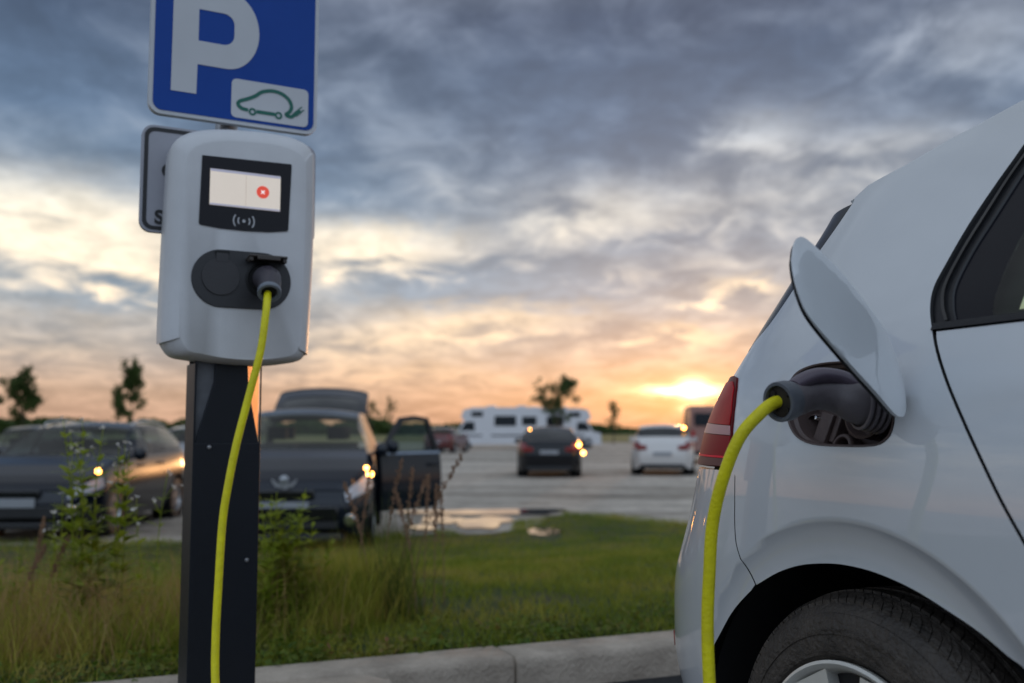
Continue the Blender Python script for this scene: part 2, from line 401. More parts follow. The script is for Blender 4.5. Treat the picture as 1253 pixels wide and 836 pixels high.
# lawn: between kerb and lot
edge = [(-40, 9.0), (-14, 11.0), (-9, 11.6), (-6.2, 12.15), (-4.5, 12.0), (-3, 11.9), (-2.1, 12.1), (-1.65, 12.5), (-1.45, 13.1), (-1.0, 13.4), (-.6, 13.35), (-.2, 13.6), (.05, 14.4), (.22, 15.8), (.8, 16.4), (1.5, 15.9), (2.2, 14.8), (3.0, 13.7), (4.2, 12.9), (6, 13.2), (9, 14.2), (40, 24)]
e2 = []
for i in range(len(edge) - 1):
    a, b = np.array(edge[i]), np.array(edge[i + 1]); k = max(1, int(np.hypot(*(b - a)) / .25))
    if abs(a[0]) > 12 or abs(b[0]) > 12: k = 8
    for j in range(k):
        p = a + (b - a) * j / k; e2.append((p[0] + rng.uniform(-.06, .06), p[1] + rng.uniform(-.14, .14)))
e2.append(edge[-1])
EDGE = np.array(e2)
out = e2 + [kpt(a, .0) for a in (40, 6, 3, 1, 0, -1, -2, -3, -5, -8, -42)]
Vv, Tt, Ll = cdt(out, [], .45)
el_ = set(Ll[0][:len(e2) - 2])
def lz(i, p):
    z = zg(p[0], p[1]) + .012
    d = np.min(np.hypot(EDGE[:, 0] - p[0], EDGE[:, 1] - p[1])) if kq(*p) > 5 else 9
    return z - .03 * (1 - min(1, d / .5))
o = mesh_obj('lawn', [(p[0], p[1], lz(i, p)) for i, p in enumerate(Vv)], Tt, M['lawn']); tag(o, kind='structure')
def on_lawn(x, y):
    return kq(x, y) > .03 and y < np.interp(x, EDGE[:, 0], EDGE[:, 1])
# far field beyond the lot
rg = random.Random(3)
fy = [106 + rg.uniform(-1.5, 1.5) for _ in range(61)]
vs = [(-300 + 10 * i, fy[i], LOTZ + .03) for i in range(61)] + [(-3000 + 100 * i, 3000, LOTZ + .03) for i in range(61)]
o = mesh_obj('field', vs, [(i, i + 1, i + 62, i + 61) for i in range(60)], M['field']); tag(o, kind='structure')

# kerb stones
def kerb_stones():
    mb = MB(); prof = [(0, -.12), (0, .085), (.006, .108), (.022, .12), (.185, .12), (.195, .118), (.195, -.12)]
    prof = [(-.195, -.12), (-.195, .093), (-.188, .112), (-.170, .12), (-.006, .12), (0, .115), (0, -.12)]
    a = -.06 - 12 * 1.0
    # joint seen at the pixel near x=605 of the photograph
    for k in range(26):
        a0 = a + k * 1.0 + .004 - .70; a1 = a0 + .992; dz = rg.uniform(-.002, .002); dq = rg.uniform(-.002, .002)
        sec = [a0, a0 + .006, a0 + .25, a0 + .5, a0 + .75, a1 - .006, a1]; vs = []
        for j, s in enumerate(sec):
            e = .005 if j in (0, len(sec) - 1) else 0
            for (q, z) in prof:
                q2 = q + (e if q < -.1 else -e); z2 = z - (e if z > .05 else 0)
                vs.append((*kpt(s, q2 + dq - .002), z2 + dz))
        n = len(prof); fs = [(j * n + i, j * n + i + 1, (j + 1) * n + i + 1, (j + 1) * n + i) for j in range(len(sec) - 1) for i in range(n - 1)]
        fs += [tuple(range(n))[::-1], tuple((len(sec) - 1) * n + i for i in range(n))]
        mb.add(vs, fs)
    o = mb.build('kerb', M['kerb'], None, True, angle=50); return tag(o, kind='structure')
kerb_stones()
# raised concrete pad that carries the charging post
mb = MB()
pad = [(-1.0, -1.35), (-2.6, -1.35), (-2.6, -.20), (-.72, -.20), (-.68, -.24), (-.90, -1.25)]
padw = rrect(-1.0, -.8, 1.0, .8, .1)
slab(mb, [kpt(a, q) for a, q in [(-2.9, -.205), (-2.9, -1.25), (-2.8, -1.4), (-1.42, -1.4), (-1.34, -1.3), (-1.24, -.30), (-1.29, -.205)]], [], lambda x, y: (x, y, .118), (0, 0, 1), .13, .3)
o = mb.build('pavement_pad', M['kerb'], None, bevel=.012); tag(o, kind='structure')

# puddles: still water lying in hollows
wm = mat('puddle_water', (.03, .028, .024), .03, spec=.6, ior=1.33, bump=.02, bscale=3)
def puddle(cx, cy, rx, ry, z, seed):
    r_ = random.Random(seed); n = 40; ph = [r_.uniform(0, 6) for _ in range(4)]
    pts = []
    for i in range(n):
        a = 2 * math.pi * i / n; k = 1 + .18 * math.sin(2 * a + ph[0]) + .14 * math.sin(3 * a + ph[1]) + .10 * math.sin(5 * a + ph[2]) + .06 * math.sin(9 * a + ph[3])
        pts.append((cx + math.cos(a) * rx * k, cy + math.sin(a) * ry * k, z))
    o = mesh_obj('puddle', pts, [tuple(range(n))], wm); return tag(o, kind='structure')
PUD = [(-.38, 16.4, 1.15, .62, LOTZ + .016, 1), (-.42, 14.55, .42, .85, LOTZ + .02, 2), (-1.05, 15.0, .30, .7, LOTZ + .018, 9), (.42, 13.15, .20, .50, LOTZ + .024, 4), (-1.22, 13.75, .20, .30, LOTZ + .022, 5)]
for a in PUD: puddle(*a)
# ------------------------------------------------------------------ the white hatchback being charged
HW = [(.15,.83),(.25,.862),(.4,.882),(.55,.892),(.7,.893),(.82,.888),(.9,.878),(.98,.858),(1.05,.828),(1.15,.772),(1.25,.712),(1.32,.668),(1.38,.625),(1.44,.575),(1.50,.50)]
UR = [(0.15,-0.7),(0.28,-0.8),(0.4,-0.882),(0.5,-0.882),(0.6,-0.861),(0.7,-0.795),(0.8,-0.745),(0.9,-0.706),(1.0,-0.635),(1.1,-0.577),(1.2,-0.525),(1.3,-0.475),(1.38,-0.465)]
PP = 3.3; U1 = 2.72
def hmt(tab, h):
    x = np.array([a for a, b in tab]); y = np.array([b for a, b in tab]); m = np.gradient(y, x)
    h = np.clip(h, x[0], x[-1]); i = np.clip(np.searchsorted(x, h) - 1, 0, len(x) - 2); d = x[i + 1] - x[i]; t = (h - x[i]) / d
    return (2*t**3-3*t**2+1)*y[i]+(t**3-2*t**2+t)*d*m[i]+(-2*t**3+3*t**2)*y[i+1]+(t**3-t**2)*d*m[i+1]
_th = np.linspace(.0, math.pi / 2, 900)
_a = -np.sin(_th) ** (2 / PP) * .75; _b = .87 * np.cos(_th) ** (2 / PP)
_ar = np.concatenate([[0], np.cumsum(np.hypot(np.diff(_a), np.diff(_b)))]); TMAX = float(_ar[-1])
HT = [(-.60,1.322),(-.32,1.326),(-.279,1.344),(-.137,1.3615),(.036,1.397),(.116,1.42),(.3,1.445),(.6,1.462),(1.0,1.462),(1.4,1.43),(1.8,1.32),(2.1,1.16),(2.45,1.0)]
def htop(u): return np.interp(u, [a for a, b in HT], [b for a, b in HT])
def S(t, h, off=0.0, arch=True):
    t = np.asarray(t, float); h = np.asarray(h, float); W = hmt(HW, h); ur = hmt(UR, h); uf = 3.46 - .5 * np.clip((h - .55) / .4, 0, 1) ** 2 * .6
    tt = np.where(t < 0, -t, np.clip(t - U1, 0, None)); th = np.interp(np.clip(tt, 0, TMAX), _ar, _th)
    a = np.sin(th) ** (2 / PP); b = np.cos(th) ** (2 / PP)
    u = np.where(t < 0, ur * a, np.where(t > U1, U1 + (uf - U1) * a, t)); s = W * np.where((t < 0) | (t > U1), b, 1.)
    if arch:
        for c, rr in ((.02, .447), (2.63, .447)):
            r = np.hypot(u - c, h - .31); k = np.clip((rr - r) / .07, 0, 1); s = s - .020 * k * (3 - 2 * k) * .6 - .008 * k
    # soft shoulder line running from the tail lamp towards the door
    s = s + .004 * np.exp(-((h - .955) / .022) ** 2) * (t > -.3) * np.clip((t - .16) / .3, 0, 1)
    return u, s
def Sp(t, h, side=1, arch=True):
    u, s = S(t, h, arch=arch); return np.stack([u, -side * s, np.broadcast_to(h, u.shape)], -1)
def Sn(t, h, side=1, arch=True):
    e = 1.5e-3; t = np.asarray(t, float); h = np.asarray(h, float)
    tm = np.clip(t, -TMAX + e, None)
    du = Sp(tm + e, h, side, arch) - Sp(tm - e, h, side, arch); dh = Sp(tm, h + e, side, arch) - Sp(tm, h - e, side, arch)
    n = np.cross(du, dh) * side; return n / np.linalg.norm(n, axis=-1, keepdims=True)
OUTW = None
RINGS = []
for cx_ in (.02, 2.63):
    for rr_ in (.462, .452, .447, .442, .430, .412, .394, .380):
        RINGS.append([(cx_ + rr_ * math.cos(R(a)), .31 + rr_ * math.sin(R(a))) for a in np.arange(-15, 196, 1.6)])
def panel1(name, outline, m, parent, holes=(), off=0.0, thick=.014, step=.02, sides=(1, -1), arch=True, lab=None, edge=.0012):
    """skin panel of the car cut from the surface S"""
    Vv, Tt, Ls = cdt(outline, list(holes), step, RINGS if arch and off == 0 and name in ('body_side', 'rear_bumper', 'rear_door', 'front_wing') else ())
    vs = []; ns = []; fs = []; FD = set()
    for sd_ in sides:
        P = Sp(Vv[:, 0], Vv[:, 1], sd_, arch); Nn = Sn(Vv[:, 0], Vv[:, 1], sd_, arch)
        # orient outwards
        c = P.copy(); c[:, 0] -= 1.3; c[:, 2] -= .7
        if (Nn * c).sum() < 0: Nn = -Nn
        b0 = len(vs); vs += list(P + Nn * off); ns += list(Nn); fl = None
        for tr in Tt:
            a, b, c_ = [P[i] for i in tr]; g = np.cross(b - a, c_ - a)
            if fl is None: fl = (g @ Nn[tr[0]]) < 0
            g2 = (g @ Nn[tr[0]]) < 0
            fs.append(tuple(b0 + i for i in (tr[::-1] if g2 else tr)))
        for lp in Ls:
            lp = [i for i in lp]; m_ = len(lp); pts = Vv[lp]
            area = .5 * np.sum(pts[:, 0] * np.roll(pts[:, 1], -1) - np.roll(pts[:, 0], -1) * pts[:, 1])
            k0 = len(vs)
            for j, i in enumerate(lp):
                vs.append(P[i] + Nn[i] * off)
            for j, i in enumerate(lp): vs.append(P[i] + Nn[i] * (off - thick))
            # lateral direction for flange normals
            for j, i in enumerate(lp):
                tg = P[lp[(j + 1) % m_]] - P[lp[j - 1]]; la = np.cross(tg, Nn[i]); la /= np.linalg.norm(la) + 1e-9
                ns.append(la * .8 + Nn[i] * .6)
            for j, i in enumerate(lp):
                tg = P[lp[(j + 1) % m_]] - P[lp[j - 1]]; la = np.cross(tg, Nn[i]); la /= np.linalg.norm(la) + 1e-9; ns.append(la)
            for j, i in enumerate(lp):
                j2 = (j + 1) % m_
                if abs(Vv[i][0] + TMAX) < 1e-3 and abs(Vv[lp[j2]][0] + TMAX) < 1e-3: continue
                fs.append((k0 + j, k0 + m_ + j, k0 + m_ + j2, k0 + j2)); FD.add(frozenset(fs[-1]))
    # no validate-driven reordering: build directly
    o = mesh_obj(name, vs, fs, m, parent, True)
    o.data.normals_split_custom_set_from_vertices([tuple(n) for n in ns]) if len(o.data.vertices) == len(ns) else None
    if m is M['white_paint']:
        o.data.materials.append(M['dark_gap'])  # shade of the shut gaps put into the panel edges as near-black
        for pl_ in o.data.polygons:
            if len(pl_.vertices) == 4 and frozenset(pl_.vertices) in FD: pl_.material_index = 1
    if lab: o['label'] = lab
    return o

def panel(name, outline, m, parent, **k):
    k.pop('sides', None)
    if min(p[0] for p in outline) <= -TMAX + 1e-6 or max(p[0] for p in outline) >= U1 + TMAX - 1e-6:      # reaches the centre line: one piece
        o = panel1(name, outline, m, parent, **k)
        bm = bmesh.new(); bm.from_mesh(o.data); vs_ = [v for v in bm.verts if abs(v.co.y) < .004]
        bmesh.ops.remove_doubles(bm, verts=vs_, dist=.003); bm.to_mesh(o.data); bm.free(); return o
    par = parent if isinstance(parent, (list, tuple)) else (parent, parent)
    return [panel1(name, outline, m, p, sides=(sd_,), **k) for sd_, p in zip((1, -1), par)]

FYAW = R(-67)
car = empty('hatchback_car', (.518 + math.sin(R(67)) * .87, 1.56 + math.cos(R(67)) * .87, 0), FYAW, label='white hatchback with its charge flap open and a yellow cable plugged into its rear side', cat='car')
def carw(u, s, h):
    """car coordinates (forward, right of centre, up) to world"""
    c, s_ = math.cos(FYAW), math.sin(FYAW); y = -s
    return Vector((car.location.x + c * u - s_ * y, car.location.y + s_ * u + c * y, h))

LIP = [(-0.2943,0.5238),(-0.2561,0.5733),(-0.2028,0.6239),(-0.1535,0.6528),(-0.1012,0.6725),(-0.0452,0.683),(0.0021,0.6862),(0.0628,0.6829),(0.1343,0.6695),(0.1946,0.6499),(0.2475,0.6305),(0.2927,0.6087),(0.3228,0.5954)]
lip_f = cr(LIP[2:] + [(.355,.55),(.385,.46),(.398,.37),(.395,.28),(.385,.20)], 4)      # from bumper seam forward and down
lip_r = cr([(-.330,.20),(-.345,.30),(-.345,.40),(-.325,.475)] + LIP[:3], 4)             # bumper side, going up
GAP = [(.1469,1.0407),(.1681,1.0053),(.2049,.9512),(.2566,.8736),(.3003,.8052),(.3369,.7519),(.395,.665),(.435,.575),(.452,.47),(.455,.30),(.455,.20)]
gap = cr(GAP, 4)
WIN = [(.1469,1.0407),(.1281,1.076),(.1196,1.1087),(.1255,1.149),(.1368,1.2032),(.1542,1.2592),(.17,1.3022),(.182,1.335),(.215,1.365),(.29,1.383)]
win = cr(WIN, 4); WTOP = [(.6,1.402),(1.0,1.40),(1.4,1.355),(1.7,1.26),(1.95,1.14),(2.12,1.045)]
wintop = cr([WIN[-1]] + WTOP, 4)
SEAM = [(-.2824,.826),(-.2680,.765),(-.2600,.727),(-.2476,.6915),(-.2222,.6579),(-.2028,.6239)]
seam = cr(SEAM, 4)
PORT = [(-.150,.930),(-.162,.958),(-.163,.978),(-.150,.992),(-.120,1.0),(-.0775,1.0035),(-.02,1.0025),(.030,.9965),(.0700,.980),(.0970,.952),(.1118,.920),(.1138,.898),(.1040,.880),(.0770,.8695),(.0091,.8676),(-.0631,.8703),(-.105,.882),(-.132,.903)]
port = cr(PORT + [PORT[0]], 3)[:-1]
GLE = [(-.312,1.316),(-.338,1.245),(-.356,1.19),(-.370,1.13),(-.388,1.09),(-.430,1.060)]   # edge between pillar and rear glass
LIGHT_E = [(-.296,.827),(-.301,.85),(-.308,.873),(-.325,.912),(-.345,.9435),(-.372,.972),(-.402,.992)]
top_q = [(u, float(htop(u))) for u in (2.45, 2.1, 1.8, 1.4, 1.0, .8, .6, .45, .3, .2, .116, .036, -.05, -.137, -.2, -.279, -.32)]
q_out = (gap[::-1] + win[1:] + wintop[1:] + [(2.3, 1.0)] + top_q + cr(GLE, 4) + [(-.47, 1.0)] + LIGHT_E[::-1] + seam[1:] + lip_f[1:])
panel('body_side', q_out, M['white_paint'], car, holes=[port], step=.022)
off = .0062
def shift(pts, dt, dh=0): return [(a + dt, b + dh) for a, b in pts]
# doors
rd = [(a + off + (.0 if b > 1.0 else 0), b) for a, b in gap if b < 1.036] 
rdoor = [(.1580, 1.0350)] + rd[1:] + [(.99, .20), (1.0, .6), (1.0, 1.035)]
dr = panel('rear_door', rdoor, M['white_paint'], car, step=.03)
fdoor = [(1.006, 1.035), (1.006, .20), (2.12, .20), (2.16, .6), (2.16, 1.035)]
fdr = panel('front_door', fdoor, M['white_paint'], car, step=.05)
aF = [(2.63 + .375 * math.cos(R(a)), .31 + .375 * math.sin(R(a))) for a in range(197, -18, -8)]
fend = [(2.166, .20)] + [aF[0]] + aF + [(3.02, .20), (3.03, .62), (3.0, .80), (2.7, .92), (2.45, .99), (2.3, .995), (2.166, 1.03)]
panel('front_wing', [(2.166, .20), (2.26, .20)] + aF + [(3.02, .60), (2.98, .78), (2.7, .90), (2.45, .985), (2.3, .995), (2.166, 1.03)], M['white_paint'], car, step=.05)
panel('front_bumper', [(3.025, .20), (U1 + TMAX, .20), (U1 + TMAX, .60), (3.025, .60)], M['white_paint'], car, step=.06)
# handles on the doors
for (u0, par) in ((.46, dr), (1.35, fdr)):
    for sd_ in (1, -1):
        mb = MB(); pts = [Sp(u0 + x, .915, sd_) + Sn(u0 + x, .915, sd_) * z for x, z in ((0, .0), (.02, .03), (.10, .038), (.18, .03), (.20, .0))]
        mb.tube([tuple(p) for p in cr(pts, 4)], .011, 10); mb.build('handle', M['white_paint'], par[0 if sd_ == 1 else 1])
# rear bumper
bump = [(s_[0] - .003, s_[1]) for s_ in seam[::-1]] + [(-.30, .8195), (-.41, .8185), (-.62, .815), (-.80, .80), (-1.0, .79), (-TMAX, .785), (-TMAX, .20)] + lip_r[:-1]
bp_ = panel('rear_bumper', bump, M['white_paint'], car, step=.022)
panel('bumper_insert', [(-TMAX, .20), (-TMAX, .38), (-.95, .38), (-.62, .34), (-.60, .26), (-.62, .20)], M['black_plastic'], bp_, off=.006, step=.04, thick=.02)
panel('reflector', [(-.60, .425), (-.60, .455), (-.86, .455), (-.86, .43)], mat('reflector_red', (.25, .01, .01), .15, coat=1), bp_, off=.005, step=.03)
# tailgate, rear glass, spoiler
panel('tailgate', [(-.80, .806), (-1.0, .796), (-TMAX, .791), (-TMAX, 1.055), (-.9, 1.05), (-.72, 1.035), (-.70, 1.0), (-.80, .99)], M['white_paint'], car, step=.03)
gl = [(-.3165, 1.3175), (-.3425, 1.245), (-.3605, 1.19), (-.3745, 1.13), (-.3925, 1.09), (-.4345, 1.061)]
rg_ = [(-TMAX - .01, 1.275), (-.70, 1.275), (-.56, 1.262), (-.545, 1.20), (-.575, 1.13), (-.64, 1.105), (-.9, 1.10), (-TMAX - .01, 1.105)]
panel('rear_window', [(-TMAX, 1.318)] + cr(gl, 4) + [(-.60, 1.045), (-.72, 1.043), (-.9, 1.058), (-TMAX, 1.063), (-TMAX, 1.105), (-.9, 1.10), (-.64, 1.105), (-.575, 1.13), (-.545, 1.20), (-.56, 1.262), (-.70, 1.275), (-TMAX, 1.275)], mat('rear_glass', (.010, .013, .017), .22, spec=.12), car, off=-.004, step=.022)
panel('rear_pane', [(-TMAX, 1.276), (-.70, 1.276), (-.559, 1.263), (-.544, 1.20), (-.574, 1.129), (-.64, 1.104), (-.9, 1.099), (-TMAX, 1.104)], M['glass'], car, off=-.006, step=.03, thick=.003)
# tail lamp
red = mat('lamp_red', (.46, .010, .018), .35, spec=.06, var=.25, vscale=14)
redd = mat('lamp_dark_red', (.12, .008, .010), .35, spec=.06)
L1 = [(a - .0035, b) for a, b in LIGHT_E]
lamp = panel('tail_light', [(-.2995, .8265)] + L1[1:] + [(-.44, .997), (-.56, .997), (-.72, .99), (-.795, .98), (-.795, .82), (-.6, .8225), (-.41, .8245)], redd, car, off=.003, step=.02)
panel('lens_band', [(-.318, .8835), (-.330, .9005), (-.52, .9065), (-.70, .905), (-.70, .888), (-.52, .888)], mat('lamp_clear', (.55, .30, .30), .35, spec=.1), lamp, off=.0052, step=.02, thick=.003)
panel('lens_red', [(-.3315, .902), (-.345, .93), (-.385, .972), (-.42, .985), (-.56, .985), (-.71, .978), (-.71, .9065), (-.52, .908)], red, lamp, off=.0048, step=.02, thick=.003)
panel('lens_lower', [(-.312, .846), (-.316, .882), (-.52, .8865), (-.70, .8865), (-.70, .846), (-.5, .846)], mat('lamp_mid_red', (.28, .012, .02), .35, spec=.05), lamp, off=.0048, step=.02, thick=.003)
panel('lens_line', [(-.312, .8415), (-.312, .8455), (-.5, .8455), (-.70, .8455), (-.70, .8415), (-.5, .8415)], mat('lamp_line', (.9, .03, .06), .35, spec=.05), lamp, off=.0056, step=.02, thick=.003)
panel('lens_base', [(-.303, .8275), (-.309, .8405), (-.5, .8405), (-.79, .8405), (-.79, .822), (-.5, .8245)], mat('lamp_smoke', (.17, .075, .07), .4, spec=.08), lamp, off=.0048, step=.02, thick=.003)
# inner dark shell so that gaps read dark
def shell(name, t0, t1, h0, h1, off, m, nx, ny, holes=None, par=car):
    vs = []; fs = []
    for sd_ in (1, -1):
        b0 = len(vs); tt = np.linspace(t0, t1, nx); hh = np.linspace(h0, h1, ny)
        for h in hh:
            P = Sp(tt, np.full(nx, h), sd_, False); Nn = Sn(tt, np.full(nx, h), sd_, False)
            c = P.copy(); c[:, 0] -= 1.3
            if (Nn * c).sum() < 0: Nn = -Nn
            vs += list(P + Nn * off)
        for j in range(ny - 1):
            for i in range(nx - 1):
                tm = (tt[i] + tt[i + 1]) / 2; hm_ = (hh[j] + hh[j + 1]) / 2
                if holes and holes(tm, hm_): continue
                fs.append((b0 + j * nx + i, b0 + j * nx + i + 1, b0 + (j + 1) * nx + i + 1, b0 + (j + 1) * nx + i))
    return mesh_obj(name, vs, fs, m, par)
WP = np.array([(.27, 1.08), (.26, 1.15), (.285, 1.22), (.33, 1.29), (.42, 1.345), (.6, 1.37), (1.0, 1.37), (1.4, 1.32), (1.7, 1.22), (1.9, 1.12), (1.95, 1.06), (.29, 1.055)])
def hole(t, h):
    if math.hypot(t - .02, h - .31) < .42 or math.hypot(t - 2.63, h - .31) < .42: return True
    if -.2 < t < .15 and .84 < h < 1.03: return True
    if h > 1.05 and t < -.62: return True
    u = float(S(t, h)[0])
    if h > htop(u) - .03: return True
    return bool(pip(WP, np.array([(t, h)]))[0])
shell('inner_shell', -TMAX, 2.9, .22, 1.42, -.030, M['dark_gap'], 230, 70, hole)
# wheel housings
for cx in (.02, 2.63):
    for sd_ in (1, -1):
        mb = MB(); n = 28; vs = []; fs = []
        for k in range(n + 1):
            a = math.pi * (-.12 + 1.24 * k / n); r = .402
            for w_ in (.872, .80, .60, .52): vs.append((cx + math.cos(a) * (r if w_ < .87 else r), -sd_ * w_, .31 + math.sin(a) * r))
            vs.append((cx, -sd_ * .52, .31))
        for k in range(n):
            for j in range(4): fs.append((k * 5 + j, k * 5 + j + 1, (k + 1) * 5 + j + 1, (k + 1) * 5 + j))
        mb.add(vs, fs); mb.build('wheel_housing', M['dark_gap'], car)
# arch lip liner: dark edging visible inside the bumper part of the arch
# side glazing: rubber frame, dark border, tinted glass
WIN_IN = [(.1797,1.0519),(.1638,1.078),(.1526,1.1104),(.158,1.1602),(.1744,1.2176),(.1951,1.2887),(.225,1.338),(.30,1.362)]
wtop_in = cr([WIN_IN[-1], (.6, 1.38), (1.0, 1.378), (1.4, 1.333), (1.68, 1.245), (1.9, 1.14), (2.02, 1.055)], 4)
inner = cr(WIN_IN, 4) + wtop_in[1:]
outer = [(.150, 1.0375)] + [(a + .0022, b) for a, b in win[1:]] + [(a, b - .002) for a, b in wintop[1:]] + [(2.10, 1.0375)]
panel('window_seal', outer, M['seal'], car, holes=[inner], off=-.0065, step=.012, thick=.02)
grv = cr([(.1640,1.052),(.1460,1.078),(.1350,1.1104),(.1410,1.1602),(.1560,1.2176),(.1760,1.2887),(.205,1.342),(.29,1.372)], 4)
# thin bright-less groove ring inside the seal for its double edge
grv2 = [(a + .006, b) for a, b in grv]
panel('seal_lip', grv + grv2[::-1], M['gloss_black'], car, off=-.0015, step=.012, thick=.008)
panel('waist_seal', [(.1485, 1.0372), (.1495, 1.0472), (2.09, 1.0472), (2.10, 1.0372)], M['seal'], car, off=.003, step=.02, thick=.02)
tint = cr([(.2455,1.046),(.2340,1.070),(.2309,1.1),(.2320,1.1413),(.241,1.1883),(.262,1.25),(.30,1.31),(.36,1.343)], 4)
gl_in = tint + cr([(.36,1.343),(.6,1.358),(.94,1.357)], 4)[1:] + [(.94, 1.058)]
panel('fixed_pane', [(a - .001, b) for a, b in inner[:1]] + inner[1:len(cr(WIN_IN, 4))] + [(.6,1.378),(.94,1.377),(.94,1.357)] + tint[::-1] , mat('ceramic_border', (.010, .010, .014), .2, spec=.25), car, off=-.0105, step=.015, thick=.004)
sg = panel('rear_side_window', [(.2490,1.0520)] + tint[1:] + [(.6,1.3565),(.945,1.3565),(.945,1.0520)], M['glass'], car, off=-.0105, step=.02, thick=.003)
panel('front_side_window', [(1.03,1.052),(1.03,1.375)] + [(a, b) for a, b in wtop_in if a > 1.05], M['glass'], car, off=-.0105, step=.03, thick=.003)
panel('centre_pillar', [(.946,1.05),(.946,1.377),(1.029,1.377),(1.029,1.05)], M['gloss_black'], car, off=-.008, step=.03, thick=.006)
# roof skin with a soft shoulder, spoiler lip behind
us = [-.32, -.279, -.2, -.137, -.05, .036, .116, .2, .3, .45, .6, .8, 1.0, 1.2, 1.4]
rows = []
for u in us:
    h = float(htop(u)); t = u
    uu, ss = S(np.array(t), np.array(h)); s0 = float(ss); u0_ = float(uu)
    if u > 1.0: pass
    row = []
    for k in range(-10, 11):
        f = k / 10; y = f * s0; e = 1 - abs(f)
        row.append((u0_ - .10 * (1 - f * f) * (1 if u < .1 else max(0, (.6 - u) / .5)), -y, h + .055 * (1 - abs(f) ** 2.6)))
    rows.append(row)
vs = [p for r_ in rows for p in r_]; n = 21
fs = [(j * n + i, j * n + i + 1, (j + 1) * n + i + 1, (j + 1) * n + i) for j in range(len(rows) - 1) for i in range(n - 1)]
rf = mesh_obj('roof', vs, fs, M['white_paint'], car)
md = rf.modifiers.new('thick', 'SOLIDIFY'); md.thickness = .012; md.offset = -1
# spoiler: thin trailing ledge above the rear glass
mb = MB(); r0 = rows[0]; vs = []
for k, p in enumerate(r0):
    f = abs((k - 10) / 10)
    ex = -.035 * (1 - f ** 8) - .012
    vs += [(p[0] + .02, p[1] * 1.0, p[2] + .004), (p[0] + ex, p[1] * 1.0, p[2] - .004), (p[0] + ex + .006, p[1] * .995, p[2] - .016), (p[0] + .03, p[1] * .985, p[2] - .03)]
fs = [(k * 4 + a, k * 4 + (a + 1) % 4, (k + 1) * 4 + (a + 1) % 4, (k + 1) * 4 + a) for k in range(20) for a in range(4)] + [(0, 1, 2, 3), tuple(80 + i for i in (3, 2, 1, 0))]
mb.add(vs, fs); mb.build('spoiler', M['white_paint'], car, angle=60)
# windscreen and bonnet
def strip(name, secs, m, thick=.008):
    n = 13; vs = []
    for (u, s_, h, cr_) in secs:
        for k in range(n):
            f = -1 + 2 * k / (n - 1); vs.append((u + cr_ * (1 - f * f), -f * s_, h + .03 * (1 - f * f)))
    fs = [(j * n + i, j * n + i + 1, (j + 1) * n + i + 1, (j + 1) * n + i) for j in range(len(secs) - 1) for i in range(n - 1)]
    o = mesh_obj(name, vs, fs, m, car); md = o.modifiers.new('thick', 'SOLIDIFY'); md.thickness = thick; md.offset = -1; return o
strip('windscreen', [(1.41, .60, 1.425, .06), (1.7, .66, 1.32, .08), (2.0, .72, 1.15, .10), (2.3, .78, 1.0, .12)], M['windscreen'])
strip('bonnet', [(2.33, .80, .985, .1), (2.6, .83, .95, .1), (2.9, .80, .86, .13), (3.15, .72, .76, .2), (3.22, .66, .62, .24)], M['white_paint'])
# headlights and grille
panel('headlight', [(3.03, .61), (3.40, .61), (3.42, .72), (3.03, .78)], M['lens'], car, off=.0, step=.04, thick=.05)
panel('grille', [(3.44, .605), (U1 + TMAX, .605), (U1 + TMAX, .66), (3.44, .68)], M['gloss_black'], car, step=.05)
# seats and rear shelf seen through the glass
mb = MB(); mb.box((-.05, 0, .93), (.5, 1.36, .02)); mb.build('parcel_shelf', M['dark_gap'], car)
for (ux, yy, ww) in ((.35, .0, 1.25), (1.3, -.37, .5), (1.3, .37, .5)):
    mb = MB(); mb.box((ux, yy, .82), (.14, ww, .62), Matrix.Rotation(R(-14), 3, 'Y')); mb.box((ux + .25, yy, .5), (.5, ww, .14))
    if ww < 1: mb.box((ux - .1, yy, 1.2), (.09, .26, .17))
    mb.build('seat', mat('seat_cloth', (.03, .03, .034), .9), car, bevel=.03)
mb = MB(); mb.box((1.2, 0, .24), (3.2, 1.5, .08)); mb.build('underbody', M['dark_gap'], car)

